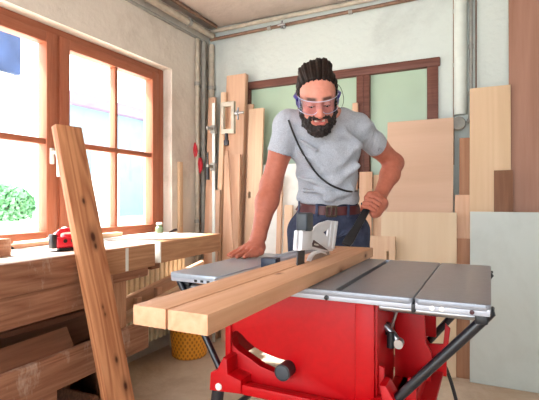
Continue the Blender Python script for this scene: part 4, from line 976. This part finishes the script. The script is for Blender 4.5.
# --- shirt
Sf = Field(lo, hi, .004)
sc = lambda c, rx, ry, rz, k=.03: Sf.ell(c, (rx, ry, rz), CF, k)
Sf.chain([waist-U3*.01, belly], [.11, .11], .02)
sc(waist-U3*.012, .137, .108, .085); sc(belly, .134, .108, .11); sc(chest+F3*.005, .148, .112, .12); sc(upch+F3*.012-R3*.006, .138, .10, .072)
Sf.chain([C(297, 127, 1.885), shL+U3*.004], [.058, .055], .04); Sf.chain([C(350, 126, 1.90), shR+U3*.002], [.058, .055], .04)
Sf.cap(C(304, 120, 1.885), C(342, 119, 1.89), .045, .045, .04)
eL = shL*.57+elL*.43; eR = shR*.52+elR*.48
for s_, e_, ra_, rb_ in ((shL, eL, .057, .057), (shR, eR, .054, .054)):              # sleeves, open at the end
    Sl = Field(lo, hi, .004); Sl.cap(s_, e_, ra_, rb_, .001); dr = (e_-s_)/np.linalg.norm(e_-s_)
    Sl.half(lambda p, e_=e_, dr=dr: ((p-e_)@dr)-.012, e_-.11, e_+.11, .003)
    Sl.cap(e_-dr*.02, e_+dr*.05, rb_-.006, rb_-.006, .004, 's')
    hh = np.clip(.5+.5*(Sl.d-Sf.d)/.03, 0, 1); Sf.d = Sl.d*(1-hh)+Sf.d*hh-.03*hh*(1-hh)
# soft folds
for a, b2, r in ((C(296, 150, 1.80), C(318, 172, 1.84), .008), (C(299, 178, 1.84), C(330, 186, 1.845), .008), (C(304, 190, 1.85), C(340, 195, 1.86), .009), (C(357, 146, 1.83), C(336, 168, 1.835), .009), (C(358, 166, 1.86), C(338, 183, 1.85), .008), (C(300, 140, 1.79), C(316, 150, 1.795), .006), (C(345, 132, 1.80), C(362, 146, 1.84), .008), (C(352, 190, 1.88), C(325, 200, 1.855), .008)):
    Sf.cap(a, b2, r, r*.6, .03)
Sf.cap(neckb+U3*.045-F3*.022, neckb+U3*.10-F3*.05, .062, .075, .006, 's')         # neckline
hemn = (U3*.97 + R3*.03 - F3*.15); hemn = hemn/np.linalg.norm(hemn); hem0 = C(329, 205.5, 1.88)
Sf.half(lambda p: -((p-hem0)@hemn), lo, hi, .004)
V, Fq = Sf.mesh(); V, Fq = drop_islands(V, Fq); V = smooth(V, Fq, 2, .5)
nn = normals(V, Fq); q = (V-chest)@CF.T
V = V + nn*(.0030*np.sin(q[:, 2]*55+q[:, 0]*30+3*np.sin(q[:, 0]*17))*np.clip((-q[:, 2]+.02)/.12, 0, 1) + .002*np.sin(q[:, 0]*60-q[:, 2]*35+2*np.sin(q[:, 2]*30)))[:, None]
shirt = nmesh('t_shirt', V, Fq, M['jersey'], man)
def onshirt(px, py, off=.003):
    d = 1.6
    while d < 2.2:
        if Sf.sample(C(px, py, d)) < .001: return Vector(C(px, py, d-off))
        d += .002
    return Vector(C(px, py, 1.85))
path = [(288.5, 120), (291, 127), (295, 137), (301, 150), (309, 163), (318, 175), (329, 184), (340, 189), (350, 191.5), (357, 191)]
pts = [onshirt(*q, off=.011) for q in path]
bm = tube(B(), bezier(pts, 6), .0042, 8); obj('neck_cord', bm, M['black'], man)
nk = neckb+U3*.045-F3*.022
# --- trousers, belt, shoes
hipL = C(309, 232, 2.01); hipR = C(349, 232, 2.03)
ft = lambda px, d: aZ(px, 300, 0)
kneeL = np.array(W(.165, 1.985, .52)); kneeR = np.array(W(.385, 2.01, .52)); ankL = np.array(W(.14, 2.06, .10)); ankR = np.array(W(.41, 2.09, .10))
Jf = Field(np.minimum(lo, [-1.1, 1.6, .0]), [hi[0], hi[1]+.1, 1.10], .005)
Jf.ell(pelv-U3*.012, (.140, .108, .085), CF, .02); Jf.ell(waist-U3*.055, (.134, .102, .06), CF, .02)
Jf.cap(hipL, hipR, .088, .088, .02)
Jf.chain([hipL, kneeL, ankL-U3*.03], [.098, .072, .058], .02); Jf.chain([hipR, kneeR, ankR-U3*.03], [.092, .068, .056], .02)
for a, b2 in ((C(318, 236, 1.89), C(300, 228, 1.92)), (C(336, 238, 1.90), C(358, 230, 1.95)), (C(316, 244, 1.89), C(297, 246, 1.93)), (C(338, 248, 1.90), C(360, 250, 1.95))): Jf.cap(a, b2, .007, .004, .025)
bt0 = C(328, 201.5, 1.99)
Jf.half(lambda p: ((p-bt0)@hemn)-.0, np.array(bt0)-.35, np.array(bt0)+.35, .004)
Jf.half(lambda p: -(p[..., 2]-.055), [-2, 1, -.1], [1, 3, .3], .004)
V, Fq = Jf.mesh(); V, Fq = drop_islands(V, Fq); V = smooth(V, Fq, 1)
jeans = nmesh('jeans', V, Fq, M['denim'], man)
# belt: rings found on the trouser surface
def ring(c, off, n=64):
    pts = []
    for k in range(n):
        a = 2*PI*k/n; dr = R3*math.cos(a)+F3*math.sin(a); dr = dr - hemn*(dr@hemn); dr /= np.linalg.norm(dr); r = .25
        while r > .05 and Jf.sample(np.array(c)+dr*r) > 0: r -= .002
        pts.append(Vector(np.array(c)+dr*(r+off)))
    return pts
bm = B(); rr = [ring(bt0-hemn*o, f) for o, f in ((.004, .004), (.004, .009), (.040, .009), (.040, .004))]
vs = [[bm.verts.new(p) for p in g_] for g_ in rr]
for i in range(4):
    a_, b_ = vs[i], vs[(i+1) % 4]
    for k in range(64): bm.faces.new((a_[k], a_[(k+1) % 64], b_[(k+1) % 64], b_[k]))
belt = obj('belt', bm, M['leather'], man)
cb_ = ring(bt0-hemn*.022, .013)
kc = min(range(64), key=lambda k: (Vector(cb_[k])-Vector(C(333, 208, 1.87))).length); bc = cb_[kc]
bxx = (cb_[(kc+1) % 64]-cb_[kc-1]).normalized(); bxx = bxx if bxx.dot(RT) > 0 else -bxx; bz = Vector(hemn); byy = bxx.cross(bz)
BMt = Matrix.LocRotScale(bc, Matrix((bxx, byy, bz)).transposed().to_quaternion(), None)
bm = plate(rrect(-.023, .023, -.024, .024, .006), [rrect(-.016, .016, -.017, .017, .003)], .005, 'XZ', 0, .001); box(bm, -.003, .003, -.004, .002, -.02, .02, .001)
bmesh.ops.transform(bm, matrix=BMt, verts=bm.verts); obj('buckle', bm, M['brass'], belt)
for k in (kc-12, kc-5, kc+6, kc+13):
    p = cb_[k % 64]; tx = (cb_[(k+1) % 64]-cb_[(k-1) % 64]).normalized(); ty = tx.cross(bz)
    bm = box(B(), -.006, .006, -.0015, .0015, -.028, .026, .001); bmesh.ops.transform(bm, matrix=Matrix.LocRotScale(p, Matrix((tx, ty, bz)).transposed().to_quaternion(), None), verts=bm.verts); obj('belt_loop', bm, M['denim'], jeans)
Shf = Field([-1.3, 1.4, -.02], [0, 2.5, .2], .004)
for nm_, ak in (('shoe', ankL), ('shoe', ankR)):
    Sh = Field(np.array([ak[0]-.25, ak[1]-.32, -.02]), np.array([ak[0]+.25, ak[1]+.2, .2]), .004)
    g0 = ak.copy(); g0[2] = .05; Sh.chain([g0+F3*.04, g0-F3*.06, g0-F3*.15], [.045, .044, .038], .02); Sh.cap(g0+F3*.03, ak, .043, .046, .02)
    Sh.half(lambda p: -(p[..., 2]-.002), [-3, 0, -.1], [1, 4, .3], .006)
    V, Fq = Sh.mesh(); nmesh('shoe', V, Fq, M['scrap'], man)
# ------------------------------------------------------------------ light
wd = bpy.data.worlds.new('world'); scn.world = wd; wd.use_nodes = True
bg = wd.node_tree.nodes['Background']; bg.inputs[0].default_value = (.86, .94, 1, 1); bg.inputs[1].default_value = 1.15
sun = bpy.data.lights.new('sun', 'SUN'); sun.energy = 6.0; sun.angle = math.radians(4); sun.color = (1, .95, .86)
so = bpy.data.objects.new('sun', sun); COL.objects.link(so)
so.rotation_euler = Vector((.70, .26, -1.0)).to_track_quat('-Z', 'Y').to_euler()
vs_ = scn.view_settings; vs_.view_transform = 'Standard'; vs_.look = 'None'; vs_.gamma = 1; vs_.use_curve_mapping = False; vs_.exposure = 2.45

# repeats of one kind share a group
for base, grp in (('ceiling_pipe', 'pipes under the ceiling'), ('corner_pipe', 'vertical pipes in the corner'), ('cable', 'thin cables on the back wall'), ('scrap_board', 'dark boards on the bench shelf'), ('trim_board', 'tan boards in front of the radiator'), ('wood_block', 'blocks on the tan boards'), ('wood_strip', 'wood strips on the bench'), ('red_strap', 'red straps on the corner pipe'), ('batten', 'battens standing at the walls'), ('house', 'houses outside the window'), ('plywood_offcut', 'offcuts leaning at the back wall'), ('white_panel', 'white panels at the back wall')):
    for o in list(COL.objects):
        if o.parent is None and o.name.split('.')[0] == base: o['group'] = grp
